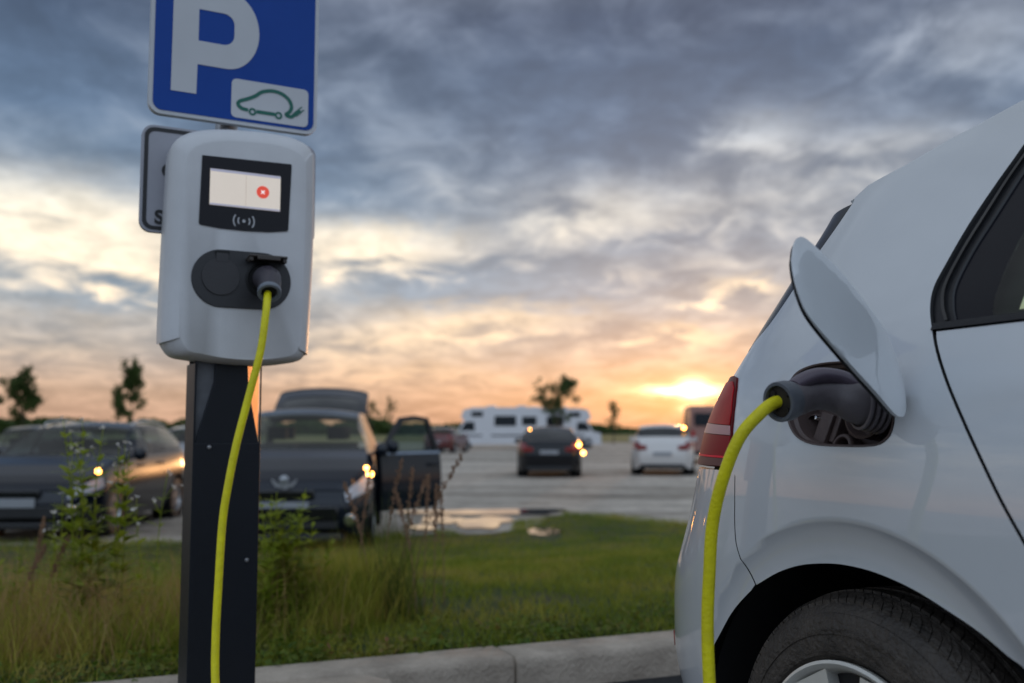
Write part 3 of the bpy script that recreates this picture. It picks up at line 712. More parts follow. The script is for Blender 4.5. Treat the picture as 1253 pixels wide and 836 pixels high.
# wheels
def wheel(cx, sd_):
    y0 = -sd_ * .87
    ax = (0, -sd_ * 1.0, 0)
    rt = empty('wheel', (0, 0, 0)); rt.parent = car; rt.location = (cx, 0, 0)
    mb = MB(); wT = .205
    o_ = (0, y0, .3125)
    # tyre profile from the rim edge over sidewall and tread; h=distance along axis from outer face (negative = inward)
    prof = [(.205, -.030), (.223, -.012), (.229, -.004), (.234, .001), (.240, .0025), (.2405, .000), (.252, .001), (.262, .0), (.2625, .0018), (.268, .0018), (.2685, -.001), (.278, -.003), (.288, -.008), (.2885, -.0105), (.294, -.0135), (.300, -.021), (.306, -.031), (.309, -.040), (.3105, -.048), (.306, -.049), (.306, -.055), (.312, -.056), (.3142, -.085), (.308, -.086), (.308, -.093), (.3145, -.094), (.3145, -.122), (.308, -.123), (.308, -.130), (.3142, -.131), (.312, -.160), (.306, -.161), (.306, -.167), (.3105, -.168), (.300, -.195), (.27, -.212), (.205, -.205)]
    prof = [(r if r < .25 else .25 + (r - .25) * 1.21, h) for r, h in prof]
    mb.lathe(prof, o_, ax, 160)
    # tread sipes: thin raised shoulder blocks between grooves
    n = 104
    for k in range(n):
        a = 2 * math.pi * k / n
        for (h0, h1, tw, rr) in ((-.022, -.047, .085, .3105), (-.058, -.084, .06, .3300), (-.096, -.120, -.06, .3305), (-.133, -.159, -.06, .3300)):
            vs = []
            for (hh, da) in ((h0, 0), ((h0 + h1) / 2, tw * .35), (h1, tw)):
                r1 = rr if hh > -.1 or True else rr
                if h0 > -.03: r1 = {h0: .3165, h1: .3270}.get(hh, .3235)
                for d in (-.0268, .0268):
                    aa = a + da + d
                    vs.append((math.cos(aa) * r1, y0 - ax[1] * -hh * 1.0 if False else y0 + ax[1] * hh, .3125 + math.sin(aa) * r1))
                for d in (-.0268, .0268):
                    aa = a + da + d
                    vs.append((math.cos(aa) * (r1 - .006), y0 + ax[1] * hh, .3125 + math.sin(aa) * (r1 - .006)))
            f = []
            for j in range(2):
                b_ = j * 4; f += [(b_, b_ + 1, b_ + 5, b_ + 4), (b_ + 2, b_, b_ + 4, b_ + 6), (b_ + 1, b_ + 3, b_ + 7, b_ + 5)]
            f += [(0, 2, 3, 1), (8, 9, 11, 10)]
            mb.add(vs, f)
    # faint ribbing on the sidewall
    mb.v = [(v[0], v[1], max(v[2], .001)) for v in mb.v]
    mb.build('tyre', M['tyre'], rt, angle=28)
    mb = MB()
    mb.lathe([(.206, -.030), (.2245, -.006), (.2260, .004), (.221, .006), (.216, .003), (.208, -.010), (.196, -.06), (.19, -.15)], o_, ax, 96)
    mb.lathe([(.001, -.004), (.030, -.004), (.034, -.010), (.036, -.03)], o_, ax, 32)
    # five broad spokes, pale, with narrow ribs in the dark openings
    for k in range(5):
        a = 2 * math.pi * k / 5 + R(90 + 28)
        ca, sa = math.cos(a), math.sin(a)
        def P3(r, w_, h): return (ca * r - sa * w_, y0 + ax[1] * h, .3125 + sa * r + ca * w_)
        vs = []
        for (r, hw, h) in ((.02, .018, -.010), (.07, .022, -.006), (.13, .030, -.004), (.19, .040, -.003), (.2085, .045, -.002)):
            vs += [P3(r, -hw, h), P3(r, hw, h), P3(r, hw * .8, h - .03), P3(r, -hw * .8, h - .03)]
        f = [(j * 4 + i, j * 4 + (i + 1) % 4, (j + 1) * 4 + (i + 1) % 4, (j + 1) * 4 + i) for j in range(4) for i in range(4)]
        mb.add(vs, f)
        a += R(36); ca, sa = math.cos(a), math.sin(a); vs = []
        for (r, hw, h) in ((.05, .010, -.012), (.13, .011, -.008), (.208, .0125, -.004)):
            vs += [P3(r, -hw, h), P3(r, hw, h), P3(r, hw * .8, h - .02), P3(r, -hw * .8, h - .02)]
        mb.add(vs, [(j * 4 + i, j * 4 + (i + 1) % 4, (j + 1) * 4 + (i + 1) % 4, (j + 1) * 4 + i) for j in range(2) for i in range(4)])
    mb.build('rim', M['alloy'], rt)
    mb = MB(); mb.lathe([(.001, -.035), (.204, -.030)], o_, ax, 64); mb.lathe([(.001, -.05), (.19, -.05)], o_, ax, 32)
    mb.build('rim_backing', M['alloy_black'], rt)
wheel(-.002, 1); wheel(-.002, -1); wheel(2.63, 1); wheel(2.63, -1)

# charge port recess
pt = np.array(dens(port, .008)); k = len(pt)
Pp = Sp(pt[:, 0], pt[:, 1]); Np = Sn(pt[:, 0], pt[:, 1]); Np = np.where((Np[:, 1:2] > 0), -Np, Np)
cen = Pp.mean(0); nrm_ = Np.mean(0); nrm_ /= np.linalg.norm(nrm_)
rings = []
for (sc, d) in ((.998, .0015), (.965, .0005), (.955, -.008), (.90, -.012), (.885, -.030), (.84, -.055)):
    rings.append(cen + (Pp - cen) * sc + nrm_ * d)
vs = [p for r_ in rings for p in r_] + [cen + nrm_ * -.055]
fs = [(j * k + i, j * k + (i + 1) % k, (j + 1) * k + (i + 1) % k, (j + 1) * k + i) for j in range(len(rings) - 1) for i in range(k)] + [((len(rings) - 1) * k + i, (len(rings) - 1) * k + (i + 1) % k, len(rings) * k) for i in range(k)]
cp_ = mesh_obj('charge_port', vs, fs, M['port_plastic'], car); cp_.data.set_sharp_from_angle(angle=R(40))
# local frame of the port
ez = Vector(nrm_); ex = Vector((1, 0, 0)); ex = (ex - ez * ex.dot(ez)).normalized(); ey = ez.cross(ex)
if ey.z < 0: ey = -ey
cen = Vector(cen)
def pf(a, b, c): return cen + ex * a + ey * b + ez * c
mb = MB()
mb.lathe([(.030, -.05), (.043, -.048), (.045, -.030), (.047, -.022), (.043, -.020), (.0405, -.026), (.039, -.05)], pf(.045, -.002, 0), ez, 48)
mb.build('socket_ring', M['port_plastic'], cp_)
mb = MB()
rot = Matrix([ex, ey, ez]).transposed()
mb.box(pf(-.052, -.030, -.040), (.030, .052, .03), rot @ Matrix.Rotation(R(-14), 3, 'Z')); mb.box(pf(-.030, -.028, -.043), (.012, .050, .022), rot @ Matrix.Rotation(R(-14), 3, 'Z'))
mb.lathe([(.024, -.050), (.024, -.030), (.020, -.026), (.016, -.028), (.016, -.05)], pf(-.004, -.062, 0), ez, 32)
mb.lathe([(.021, -.052), (.0225, -.034), (.018, -.030)], pf(-.085, -.025, 0), ez, 32)
mb.build('port_bracket', M['port_plastic'], cp_, bevel=.002)
mb = MB(); mb.lathe([(.0, -.018), (.0030, -.0185), (.0042, -.021), (.0042, -.03)], pf(-.066, -.014, -.0), ez, 16); mb.build('screw', M['chrome'], cp_)
mb = MB(); mb.lathe([(.0035, -.011), (.0035, -.02)], pf(.092, -.045, 0), ez, 12); mb.build('stud', M['dark_gap'], cp_)
# open charge flap: rounded painted plate standing out from its hinge
A_ = np.array([.15644, .9, .91806]); e1 = np.array([-.00257, .58533, .81079]); e2v = np.array([-.41273, -.73913, .53230]); nn = np.array([.91085, -.33327, .24348])
FL = [(.281,-.050),(.293,-.022),(.294,-.002),(.286,.012),(.263,.026),(.222,.046),(.187,.058),(.153,.067),(.120,.076),(.093,.079),(.072,.074),(.052,.065),(.031,.052),(.010,.031),(-.001,.012),(-.003,.002),(-.001,-.010),(.015,-.026),(.059,-.041),(.099,-.056),(.139,-.069),(.178,-.081),(.205,-.087),(.225,-.087),(.248,-.078),(.268,-.064)]
def loc(v): return np.array([v[0], -v[1], v[2]])
cc = np.mean(np.array(FL), 0)
def flap_plate(sc, d0, bulge, thick, m, name, par, st=.012, edge_r=.004):
    ol = cr(FL + [FL[0]], 3)[:-1]; ol = [tuple(cc + (np.array(p) - cc) * sc) for p in ol]
    Vv, Tt, Ls = cdt(ol, [], st); B = np.array(ol); vs = []; n0 = loc(nn)
    def P3(p, d):
        X = A_ + e1 * p[0] + e2v * p[1]; return loc(X) + n0 * d
    # camera side is +nn
    dist = np.array([np.min(np.hypot(B[:, 0] - p[0], B[:, 1] - p[1])) for p in Vv])
    for p, dd in zip(Vv, dist):
        e = min(1, dd / edge_r); r2 = ((p[0] - .13) / .17) ** 2 + ((p[1]) / .10) ** 2
        crease = .010 * sst((p[0] * .25 - p[1] - .0) / .05 * .5 + .5)
        vs.append(P3(p, d0 + bulge * (1 - r2) - edge_r * .5 * (1 - math.sqrt(max(0, 1 - (1 - e) ** 2)))))
    k = len(vs); vs += [P3(p, d0 - thick) for p in Vv]
    fs = []
    for t_ in Tt: fs += [t_, tuple(i + k for i in t_[::-1])]
    lp = Ls[0]; m_ = len(lp); fs += [(lp[i], lp[i] + k, lp[(i + 1) % m_] + k, lp[(i + 1) % m_]) for i in range(m_)]
    o = mesh_obj(name, vs, fs, m, par); o.data.set_sharp_from_angle(angle=R(50)); return o
fp = flap_plate(1.0, 0, .005, .004, M['white_paint'], 'charge_flap', car)
flap_plate(.965, -.0045, 0, .006, M['black_plastic'], 'flap_liner', fp)
mb = MB()
hp = [loc(A_ + e1 * .03 + e2v * .02 + nn * -.012), Vector(pf(.118, .0, -.004)), Vector(pf(.100, .0, -.025))]
mb.tube(cr([tuple(h) for h in hp], 4), .010, 10); mb.build('flap_hinge', M['black_plastic'], fp)
# ------------------------------------------------------------------ charging station, sign, cable
BE = R(28); CS = (-.695, 2.54)
WD = Vector((math.cos(BE), math.sin(BE), 0)); BK = Vector((-math.sin(BE), math.cos(BE), 0))
def cw(a, y, h): return Vector((CS[0], CS[1], 0)) + WD * a + BK * y + Vector((0, 0, h))
def fw(a, h, y): return (a + (a + .579) * y / 2.569, h + (h - .894) * y / 2.569)
st = empty('charging_station', (CS[0], CS[1], 0), BE, label='white wallbox with a small screen on a dark steel post, one socket in use', cat='charging station')
def plate_fn(y): return lambda x, z: (x, y, z)
# post
pc = -.0165; pw = .0855
mb = MB()
mb.box((pc, .11, (.118 + .86) / 2), (pw * 2, .12, .86 - .118))
mb.box((pc - (pw - .0025), .11, .96), (.005, .12, .21)); mb.box((pc + pw - .0022, .0525, .96), (.0044, .005, .21))
slab(mb, [(pc - pw + .004, .858), (pc + pw - .004, .858), (.036, 1.0), (.030, 1.10), (-.053, 1.10), (-.053, 1.02)], [], plate_fn(.051), (0, -1, 0), .008, .05)
mb.box((pc - .03, .160, .97), (pw * 2 - .07, .01, .23))
mb.box((pc, .11, .126), (.24, .2, .012))
post = mb.build('post', M['steel_dark'], st, smooth=False, bevel=.0025)
mb = MB(); mb.add([(-.0985, .070, .86), (-.048, .062, .86), (-.048, .062, 1.10), (-.0985, .070, 1.10)], [(0, 1, 2, 3)]); mb.build('side_plate', mat('dull_steel', (.13, .135, .15), .5, metal=.3, var=.3, vscale=20), post, smooth=False)
mb = MB(); mb.add([(.026, .0595, .86), (.104, .226, .86), (.104, .226, 1.10), (.026, .0595, 1.10)], [(0, 1, 2, 3)]); mb.build('sunset_side_plate', M['steel_sunset'], post, smooth=False)  # slanted towards the sunset, whose glow is also painted in as orange
for (a, z) in ((-.062, .850), (.040, .560)):
    mb = MB(); mb.lathe([(.0, .0045), (.004, .004), (.0055, .002), (.006, 0)], (a, .0499, z), (0, -1, 0), 16); mb.build('bolt', M['steel'], post)
# housing shell
OUT = [(-.187,1.58),(-.182,1.608),(-.166,1.630),(-.130,1.650),(-.070,1.664),(-.002,1.670),(.065,1.672),(.12,1.668),(.158,1.656),(.178,1.636),(.184,1.606),(.185,1.386),(.176,1.115),(.172,1.100),(.150,1.074),(.085,1.062),(.013,1.058),(-.06,1.061),(-.12,1.069),(-.165,1.078),(-.190,1.110),(-.196,1.130),(-.193,1.352)]
def ring(inset, y, top=None, bot=None):
    r_ = []
    for a, h in cr(OUT + [OUT[0]], 5)[:-1]:
        a2, h2 = fw(a, h, .05); cx = -.003; cz = 1.365
        kx = 1 - inset / .19; kz = 1 - (top if h > cz else bot) / .305 if top is not None else 1 - inset / .305
        r_.append((cx + (a2 - cx) * kx, y, cz + (h2 - cz) * kz))
    return r_
rings = [ring(.036, .0, .042, .012), ring(.034, .0008, .038, .0115), ring(.020, .012, .018, .006), ring(.008, .028, .005, .002), ring(.001, .046, .0, .0), ring(0, .060, 0, 0), ring(.001, .125, .001, .001), ring(.012, .14, .012, .012)]
k = len(rings[0])
vs = [p for r_ in rings for p in r_]
fs = [(j * k + i, j * k + (i + 1) % k, (j + 1) * k + (i + 1) % k, (j + 1) * k + i) for j in range(len(rings) - 1) for i in range(k)] + [tuple(range(k))[::-1], tuple((len(rings) - 1) * k + i for i in range(k))]
hs = mesh_obj('housing', vs, fs, M['housing'], st); hs.data.set_sharp_from_angle(angle=R(50))
# display panel
dpl = [(-.1085,1.592),(.1215,1.597),(.1225,1.590),(.1165,1.419),(.113,1.416),(.065,1.409),(.005,1.4065),(-.060,1.4075),(-.108,1.412),(-.1125,1.416)]
def flat(name, ol, y, th, m, par, holes=(), st_=.05, lab=None, bev=0):
    mb = MB(); slab(mb, ol, list(holes), plate_fn(y), (0, -1, 0), th, st_); o = mb.build(name, m, par, smooth=False, bevel=bev); return o
dp = flat('display_panel', dpl, -.003, .012, mat('display_black', (.008, .008, .012), .25, coat=0, spec=.25), st)
scr = flat('screen', [(-.088,1.466),(.093,1.466),(.093,1.560),(-.088,1.560)], -.0045, .001, mat('lit_screen', (.5, .48, .44), .3, emit=(1, .86, .72), estr=.44, var=.1, vscale=9), dp)
flat('screen_bar', [(-.0875,1.5535),(.0925,1.5535),(.0925,1.5597),(-.0875,1.5597)], -.0051, .0004, mat('screen_bar_grey', (.3, .3, .36), .3, emit=(.5, .5, .65), estr=.42), scr)
flat('screen_bar', [(-.0875,1.4663),(.0925,1.4663),(.0925,1.4705),(-.0875,1.4705)], -.0051, .0004, bpy.data.materials['screen_bar_grey'], scr)
flat('screen_divider', [(.0025,1.472),(.0040,1.472),(.0040,1.5515),(.0025,1.5515)], -.0051, .0004, mat('screen_line', (.4, .35, .3), .3, emit=(.6, .5, .42), estr=.5), scr)
def disc(cx, cz, r, n=28): return [(cx + r * math.cos(2 * math.pi * i / n), cz + r * math.sin(2 * math.pi * i / n)) for i in range(n)]
flat('screen_icon', disc(.047, 1.5125, .0165), -.0053, .0005, mat('icon_red', (.6, .05, .03), .4, emit=(.85, .09, .05), estr=.55), scr)
mb = MB()
for s_ in (1, -1):
    d = Vector((1, 0, s_)).normalized(); q = Vector((d.z, 0, -d.x)); c_ = Vector((.047, -.0057, 1.5125)); l = .0062; w_ = .0014
    y_ = Vector((0, -.0001 * s_, 0))
    mb.add([c_ + y_ - d * l - q * w_, c_ + y_ + d * l - q * w_, c_ + y_ + d * l + q * w_, c_ + y_ - d * l + q * w_], [(0, 1, 2, 3)])
mb.build('screen_cross', mat('icon_white', (.8, .8, .8), .4, emit=(1, .9, .85), estr=.6), scr, smooth=False)
# contactless symbol: dot and two pairs of arcs
mb = MB()
def ribbon(mb, pts, w_, y, mi=0, closed=False):
    P = [np.array(p, float) for p in pts]; n = len(P); vs = []
    for i in range(n):
        t = (P[(i + 1) % n] - P[i - 1]) if closed else (P[min(i + 1, n - 1)] - P[max(i - 1, 0)]); t = t / (np.linalg.norm(t) + 1e-9); q = np.array((-t[1], t[0])) * w_ / 2
        vs += [(P[i][0] + q[0], y, P[i][1] + q[1]), (P[i][0] - q[0], y, P[i][1] - q[1])]
    m_ = n if closed else n - 1
    mb.add(vs, [(2 * i, 2 * i + 1, (2 * i + 3) % (2 * n), (2 * i + 2) % (2 * n)) for i in range(m_)], mi)
for r_ in (.015, .0265):
    for s_ in (0, 180):
        ribbon(mb, [(.0 + r_ * math.cos(R(s_ + a)), 1.4315 + r_ * math.sin(R(s_ + a)) * .95) for a in range(-36, 37, 8)], .0032, -.0036)
mb.add([(x, -.0036, z) for x, z in disc(0, 1.4315, .0042, 14)], [tuple(range(14))])
mb.build('contactless_symbol', mat('print_white', (.5, .5, .52), .5), dp, smooth=False)
# socket plate (stadium), round closed cover, open lid
stad = [(-.053 + .0745 * math.cos(R(a)), 1.2785 + .0745 * math.sin(R(a))) for a in range(90, 271, 9)] + [(.052 + .0745 * math.cos(R(a)), 1.2785 + .0745 * math.sin(R(a))) for a in range(-90, 91, 9)]
sp_ = flat('socket_plate', stad, -.004, .012, mat('socket_plate_grey', (.028, .028, .031), .45, bump=.1, bscale=300), st, bev=.002)
mb = MB(); slab(mb, disc(-.055, 1.2825, .0475, 44), [], plate_fn(-.0075), (0, -1, 0), .004, .05); mb.box((-.053, -.006, 1.332), (.030, .004, .022))
mb.build('socket_cover', mat('cover_grey', (.040, .038, .041), .5, bump=.1, bscale=300), sp_, bevel=.0012)
mb = MB(); mb.box((-.053, -.0045, 1.3455), (.036, .004, .0075)); mb.build('cover_slot', M['dark_gap'], sp_)
mb = MB(); mb.lathe([(.046, -.0005), (.046, .004), (.042, .0055), (.040, .003), (.039, -.006)], (.054, -.004, 1.281), (0, -1, 0), 48); mb.add([(x, -.0043, z) for x, z in disc(.054, 1.281, .0395)], [tuple(range(28))])
mb.build('socket_ring', M['dark_gap'], sp_)
mb = MB(); mb.box((.056, -.026, 1.3345), (.098, .046, .006), Matrix.Rotation(R(-8), 3, 'X')); mb.box((.056, -.0475, 1.333), (.060, .006, .012)); mb.box((.013, -.03, 1.329), (.010, .03, .012)); mb.box((.099, -.03, 1.329), (.010, .03, .012))
mb.build('socket_lid', mat('lid_brown', (.05, .04, .034), .4), sp_, bevel=.002)

# parking sign
sg_ = empty('parking_sign', (CS[0], CS[1], 0), BE, label='blue parking sign with white P and green car symbol, above the wallbox', cat='sign')
SY = .12
rim_o = rrect(-.227, 1.722, .2255, 2.33, .032); face = rrect(-.2165, 1.7325, .215, 2.3195, .024)
flat('sign_rim', rim_o, SY, .022, M['sign_white'], sg_, bev=.003)
bl = flat('sign_face', face, SY - .0016, .001, M['sign_blue'], sg_)
Pl_ = [(-.1725,1.789),(-.107,1.789),(-.106,1.871),(-.030,1.871),(.000,1.877),(.028,1.897),(.048,1.930),(.057,1.975),(.055,2.020),(.040,2.058),(.010,2.082),(-.03,2.09),(-.1715,2.09)]
Ph = [(-.105,1.9365),(-.040,1.9365),(-.022,1.942),(-.012,1.958),(-.0105,2.0),(-.015,2.016),(-.032,2.0245),(-.105,2.0245)]
bow = [(-.030, 1.871)] + [(-.030 + .087 * math.cos(R(a)), 1.9805 + .1095 * math.sin(R(a))) for a in range(-88, 91, 6)]
Pl = [(-.1725, 1.789), (-.107, 1.789), (-.106, 1.871)] + bow + [(-.1715, 2.09)]
cq = [(-.040 + .0295 * math.cos(R(a)), 1.966 + .0295 * math.sin(R(a))) for a in range(-90, 1, 10)] + [(-.040 + .0295 * math.cos(R(a)), 1.995 + .0295 * math.sin(R(a))) for a in range(0, 91, 10)]
Ph = [(-.105, 1.9365)] + cq + [(-.105, 2.0245)]
flat('sign_letter', Pl, SY - .0030, .001, M['sign_white'], sg_, holes=[Ph])
ins = flat('sign_inset', rrect(-.0145, 1.7405, .1985, 1.8485, .014), SY - .0030, .001, M['sign_white'], sg_)
mb = MB()
carl = cr([(.031,1.7655),(.014,1.768),(.004,1.777),(.008,1.787),(.030,1.797),(.050,1.808),(.068,1.822),(.095,1.8295),(.122,1.826),(.143,1.812),(.151,1.793),(.146,1.778),(.136,1.7685),(.15,1.764),(.160,1.772),(.172,1.782)], 5)
ribbon(mb, carl, .0100, SY - .0041); ribbon(mb, [(.054, 1.7645), (.105, 1.7645)], .0100, SY - .0042)
for cx in (.043, .115): ribbon(mb, disc(cx, 1.7625, .0078, 20), .0055, SY - .0044, closed=True)
ribbon(mb, [(.160, 1.771), (.176, 1.786)], .013, SY - .0046); ribbon(mb, [(.172, 1.790), (.181, 1.797)], .003, SY - .0047); ribbon(mb, [(.178, 1.783), (.187, 1.789)], .003, SY - .0047)
mb.build('car_symbol', M['sign_green'], ins, smooth=False)
LY = .133
lp_ = flat('supplementary_plate', rrect(-.238, 1.408, .228, 1.694, .03), LY, .016, M['sign_grey'], sg_, bev=.002)
ro = rrect(-.2315, 1.4145, .2215, 1.6875, .025); ri = rrect(-.2215, 1.4245, .2115, 1.6775, .018)
flat('plate_border', ro, LY - .0012, .0008, M['sign_black'], lp_, holes=[ri])
def text(s, x, z, size, y, m, par, bold=.0):
    cu = bpy.data.curves.new('lettering', 'FONT'); cu.body = s; cu.size = size; cu.offset = bold; cu.extrude = .0004
    o = bpy.data.objects.new('lettering', cu); COL.objects.link(o); cu.materials.append(m); o.parent = par; o.location = (x, y, z); o.rotation_euler = (R(90), 0, 0)
    dg = bpy.context.evaluated_depsgraph_get(); dg.update(); me = bpy.data.meshes.new_from_object(o.evaluated_get(dg)); o2 = bpy.data.objects.new('plate_letter', me); COL.objects.link(o2); o2.parent = par; o2.location = o.location; o2.rotation_euler = o.rotation_euler; bpy.data.objects.remove(o); return o2
text('C', -.187, 1.557, .052, LY - .0016, M['sign_black'], lp_, .0018); text('S', -.201, 1.432, .050, LY - .0016, M['sign_black'], lp_, .0018)
mb = MB(); mb.tube([(-.012, .185, .05), (-.012, .185, 2.38)], .030, 20); mb.build('pole', M['steel'], sg_)
for z in (1.5, 1.78, 2.2):
    mb = MB(); mb.box((-.012, .160, z), (.10, .03, .025)); mb.build('bracket', M['steel'], sg_)

# the yellow cable with its two plugs (world coordinates)
cb_ = empty('charging_cable', (0, 0, 0), label='yellow cable hanging from the wallbox and plugged into the white hatchback', cat='charging cable')
TR = [(.0415,1.236,-.100),(.036,1.212,-.117),(.030,1.177,-.130),(.018,1.086,-.135),(-.009,.965,-.13),(-.034,.857,-.13),(-.051,.76,-.13),(-.062,.673,-.13),(-.070,.523,-.14),(-.075,.412,-.15),(-.077,.313,-.17)]
P = [cw(a, y, h) for a, h, y in TR]
P += [cw(-.070, -.21, .20), cw(-.03, -.28, .145)]
P += [Vector(p) for p in ((-.50, 2.12, .129), (-.43, 2.03, .130), (-.37, 1.92, .112), (-.335, 1.84, .035), (-.29, 1.77, .0115), (-.20, 1.68, .0105), (-.02, 1.58, .0115), (.12, 1.50, .0115), (.22, 1.47, .015))]
TC = [(.028,.995,.9372),(.0235,1.018,.9345),(0.0215,1.043,0.919),(0.006,1.07,0.883),(-0.016,1.085,0.823),(-0.038,1.09,0.755),(-0.049,1.09,0.681),(-0.056,1.09,0.608),(-0.054,1.09,0.518)]
Q = [carw(u, s, h) for u, s, h in TC] + [carw(-.04, 1.09, .36), carw(-.02, 1.10, .20), carw(.0, 1.14, .07)]
P += Q[::-1]
mb = MB(); mb.tube(cr([tuple(p) for p in P], 7), .0094, 20); mb.build('sheath', M['cable'], cb_)
# plug at the wallbox
def oval(mb, secs, n=28, mi=0):
    """secs: centre, xaxis, yaxis, rx, ry"""
    vs = []
    for c_, xa, ya, rx, ry in secs:
        for k in range(n):
            q = 2 * math.pi * k / n; vs.append(Vector(c_) + Vector(xa) * rx * math.cos(q) + Vector(ya) * ry * math.sin(q))
    fs = [(j * n + i, j * n + (i + 1) % n, (j + 1) * n + (i + 1) % n, (j + 1) * n + i) for j in range(len(secs) - 1) for i in range(n)] + [tuple(range(n))[::-1], tuple((len(secs) - 1) * n + i for i in range(n))]
    mb.add(vs, fs, mi)
def sweep(mb, pts, radii, up, n=28, mi=0):
    pts = [Vector(p) for p in pts]; secs = []
    for i, p in enumerate(pts):
        t = (pts[min(i + 1, len(pts) - 1)] - pts[max(i - 1, 0)]).normalized(); x = Vector(up).cross(t).normalized(); y = t.cross(x)
        secs.append((p, x, y, radii[i][0], radii[i][1]))
    oval(mb, secs, n, mi)
wp = [cw(.054, -.0, 1.281), cw(.054, -.03, 1.281), cw(.053, -.058, 1.276), cw(.050, -.082, 1.262), cw(.046, -.098, 1.246), cw(.0435, -.106, 1.238)]
mb = MB(); sweep(mb, wp, [(.033, .033), (.034, .034), (.032, .033), (.029, .030), (.027, .027), (.027, .027)], WD.cross(Vector((0, 0, 1))) * -1)
p1 = mb.build('plug', mat('plug_dark', (.055, .050, .060), .4, bump=.1, bscale=400), cb_)
e_ = [cw(.0445, -.1035, 1.2405), cw(.0425, -.112, 1.232)]; dr_ = (e_[1] - e_[0]).normalized()
mb = MB(); mb.lathe([(.0275, 0), (.0295, .001), (.0295, .010), (.0275, .0125), (.0215, .0125), (.019, .004)], e_[0], dr_, 36); mb.build('collar', mat('collar_pale', (.17, .19, .22), .35), p1)
mb = MB(); mb.lathe([(.0205, .0045), (.001, .0045)], e_[0], dr_, 24); mb.build('gland', M['dark_gap'], p1)
mb = MB(); sweep(mb, [cw(.053, -.035, 1.300), cw(.052, -.062, 1.295), cw(.049, -.086, 1.277)], [(.016, .014), (.017, .016), (.014, .014)], WD.cross(Vector((0, 0, 1))) * -1); mb.build('grip', mat('grip_dark', (.035, .030, .042), .35), p1)

# plug at the car: gland, two-tone handle that bends into the port, ribbed boot
hb = [(.030,1.013,.9355,.0285),(.028,1.000,.9375,.0285),(.026,.982,.9405,.0262),(.025,.962,.9445,.0238),(.029,.938,.9475,.0235),(.039,.915,.9455,.0270),(.053,.897,.9385,.0335),(.066,.880,.9330,.0350),(.072,.862,.9305,.0340)]
hb2 = cr(hb, 4)
mb = MB(); sweep(mb, [carw(*p[:3]) for p in hb2], [(p[3], p[3]) for p in hb2], (0, 0, 1), 36)
p2 = mb.build('plug', M['plug_grey'], cb_)
d2 = (carw(*hb[0][:3]) - carw(*hb[1][:3])).normalized(); g0 = carw(*hb[0][:3])
mb = MB(); mb.lathe([(.0285, -.020), (.0302, -.012), (.0302, .004), (.0292, .0062), (.0245, .0062), (.0235, -.001), (.0225, -.012)], g0, d2, 44); mb.build('collar', M['plug_end'], p2)
mb = MB(); mb.lathe([(.0240, .0006), (.001, .0006)], g0, d2, 30)
for q_ in range(4):
    a = R(q_ * 90 + 40); xq = d2.cross(Vector((0, 0, 1))).normalized(); yq = d2.cross(xq); c_ = g0 + (xq * math.cos(a) + yq * math.sin(a)) * .017
    mb.lathe([(.0045, .001), (.0045, .003), (.001, .003)], c_, d2, 12)
mb.build('gland', mat('gland_dark', (.02, .016, .015), .45), p2)
gr = cr([(.029,.990,.9585,.012),(.027,.962,.9690,.0165),(.030,.938,.9735,.0185),(.042,.912,.9700,.0185),(.056,.893,.9590,.018),(.066,.876,.9480,.016)], 4)
mb = MB(); sweep(mb, [carw(*p[:3]) for p in gr], [(p[3] * 1.25, p[3] * .78) for p in gr], (0, 0, 1), 28); mb.build('grip', M['plug_top'], p2)
# ribbed boot round the plug nose
ax_ = (carw(.078, .835, .929) - carw(.066, .880, .932)).normalized()
c0 = carw(.0655, .882, .9325)
mb = MB()
for q_, (r_, h_) in enumerate(((.0395, -.010), (.0410, -.001), (.0425, .008), (.0440, .017))):
    mb.lathe([(r_ - .004, h_ - .003), (r_, h_ - .0022), (r_ + .0008, h_), (r_, h_ + .0022), (r_ - .004, h_ + .003)], c0, ax_, 48)
mb.lathe([(.034, -.006), (.0355, .03)], c0, ax_, 40)
mb.build('boot', M['plug_grey'], p2)
# ------------------------------------------------------------------ vehicles in the gravel lot
def interp(tab, x): return float(np.interp(x, [a for a, b in tab], [b for a, b in tab]))
def sinterp(tab, x):
    xs_ = [a for a, b in tab]; return float(hmt(tab, np.array(x)))
STY = {
 # x measured from the front end (0) to the rear (1), heights in metres
 'hatch': dict(L=4.3, W=1.80, H=1.47, belt=[(0,.70),(.06,.78),(.25,.93),(.6,.97),(.95,1.0),(1,.98)], top=[(0,.62),(.02,.70),(.06,.78),(.15,.90),(.26,.99),(.31,1.07),(.46,1.40),(.55,1.46),(.72,1.46),(.86,1.38),(.955,1.10),(.985,1.00),(1,.90)], cowl=.275, rf=.45, rr=.86, re=.95, wh=(.20,.81), rw=.31),
 'mpv': dict(L=4.5, W=1.86, H=1.64, belt=[(0,.78),(.06,.88),(.22,1.02),(.6,1.05),(.95,1.08),(1,1.05)], top=[(0,.70),(.02,.80),(.06,.90),(.14,1.02),(.22,1.10),(.27,1.19),(.42,1.54),(.52,1.62),(.78,1.62),(.90,1.54),(.965,1.2),(.99,1.05),(1,.95)], cowl=.235, rf=.42, rr=.90, re=.965, wh=(.19,.82), rw=.33),
 'sedan': dict(L=4.7, W=1.82, H=1.45, belt=[(0,.70),(.06,.78),(.25,.92),(.6,.95),(.95,1.02),(1,.98)], top=[(0,.62),(.02,.70),(.06,.78),(.15,.88),(.26,.96),(.31,1.05),(.44,1.38),(.53,1.44),(.66,1.42),(.76,1.30),(.855,1.09),(.90,1.06),(.985,1.03),(1,.92)], cowl=.275, rf=.44, rr=.70, re=.85, wh=(.195,.79), rw=.31),
}
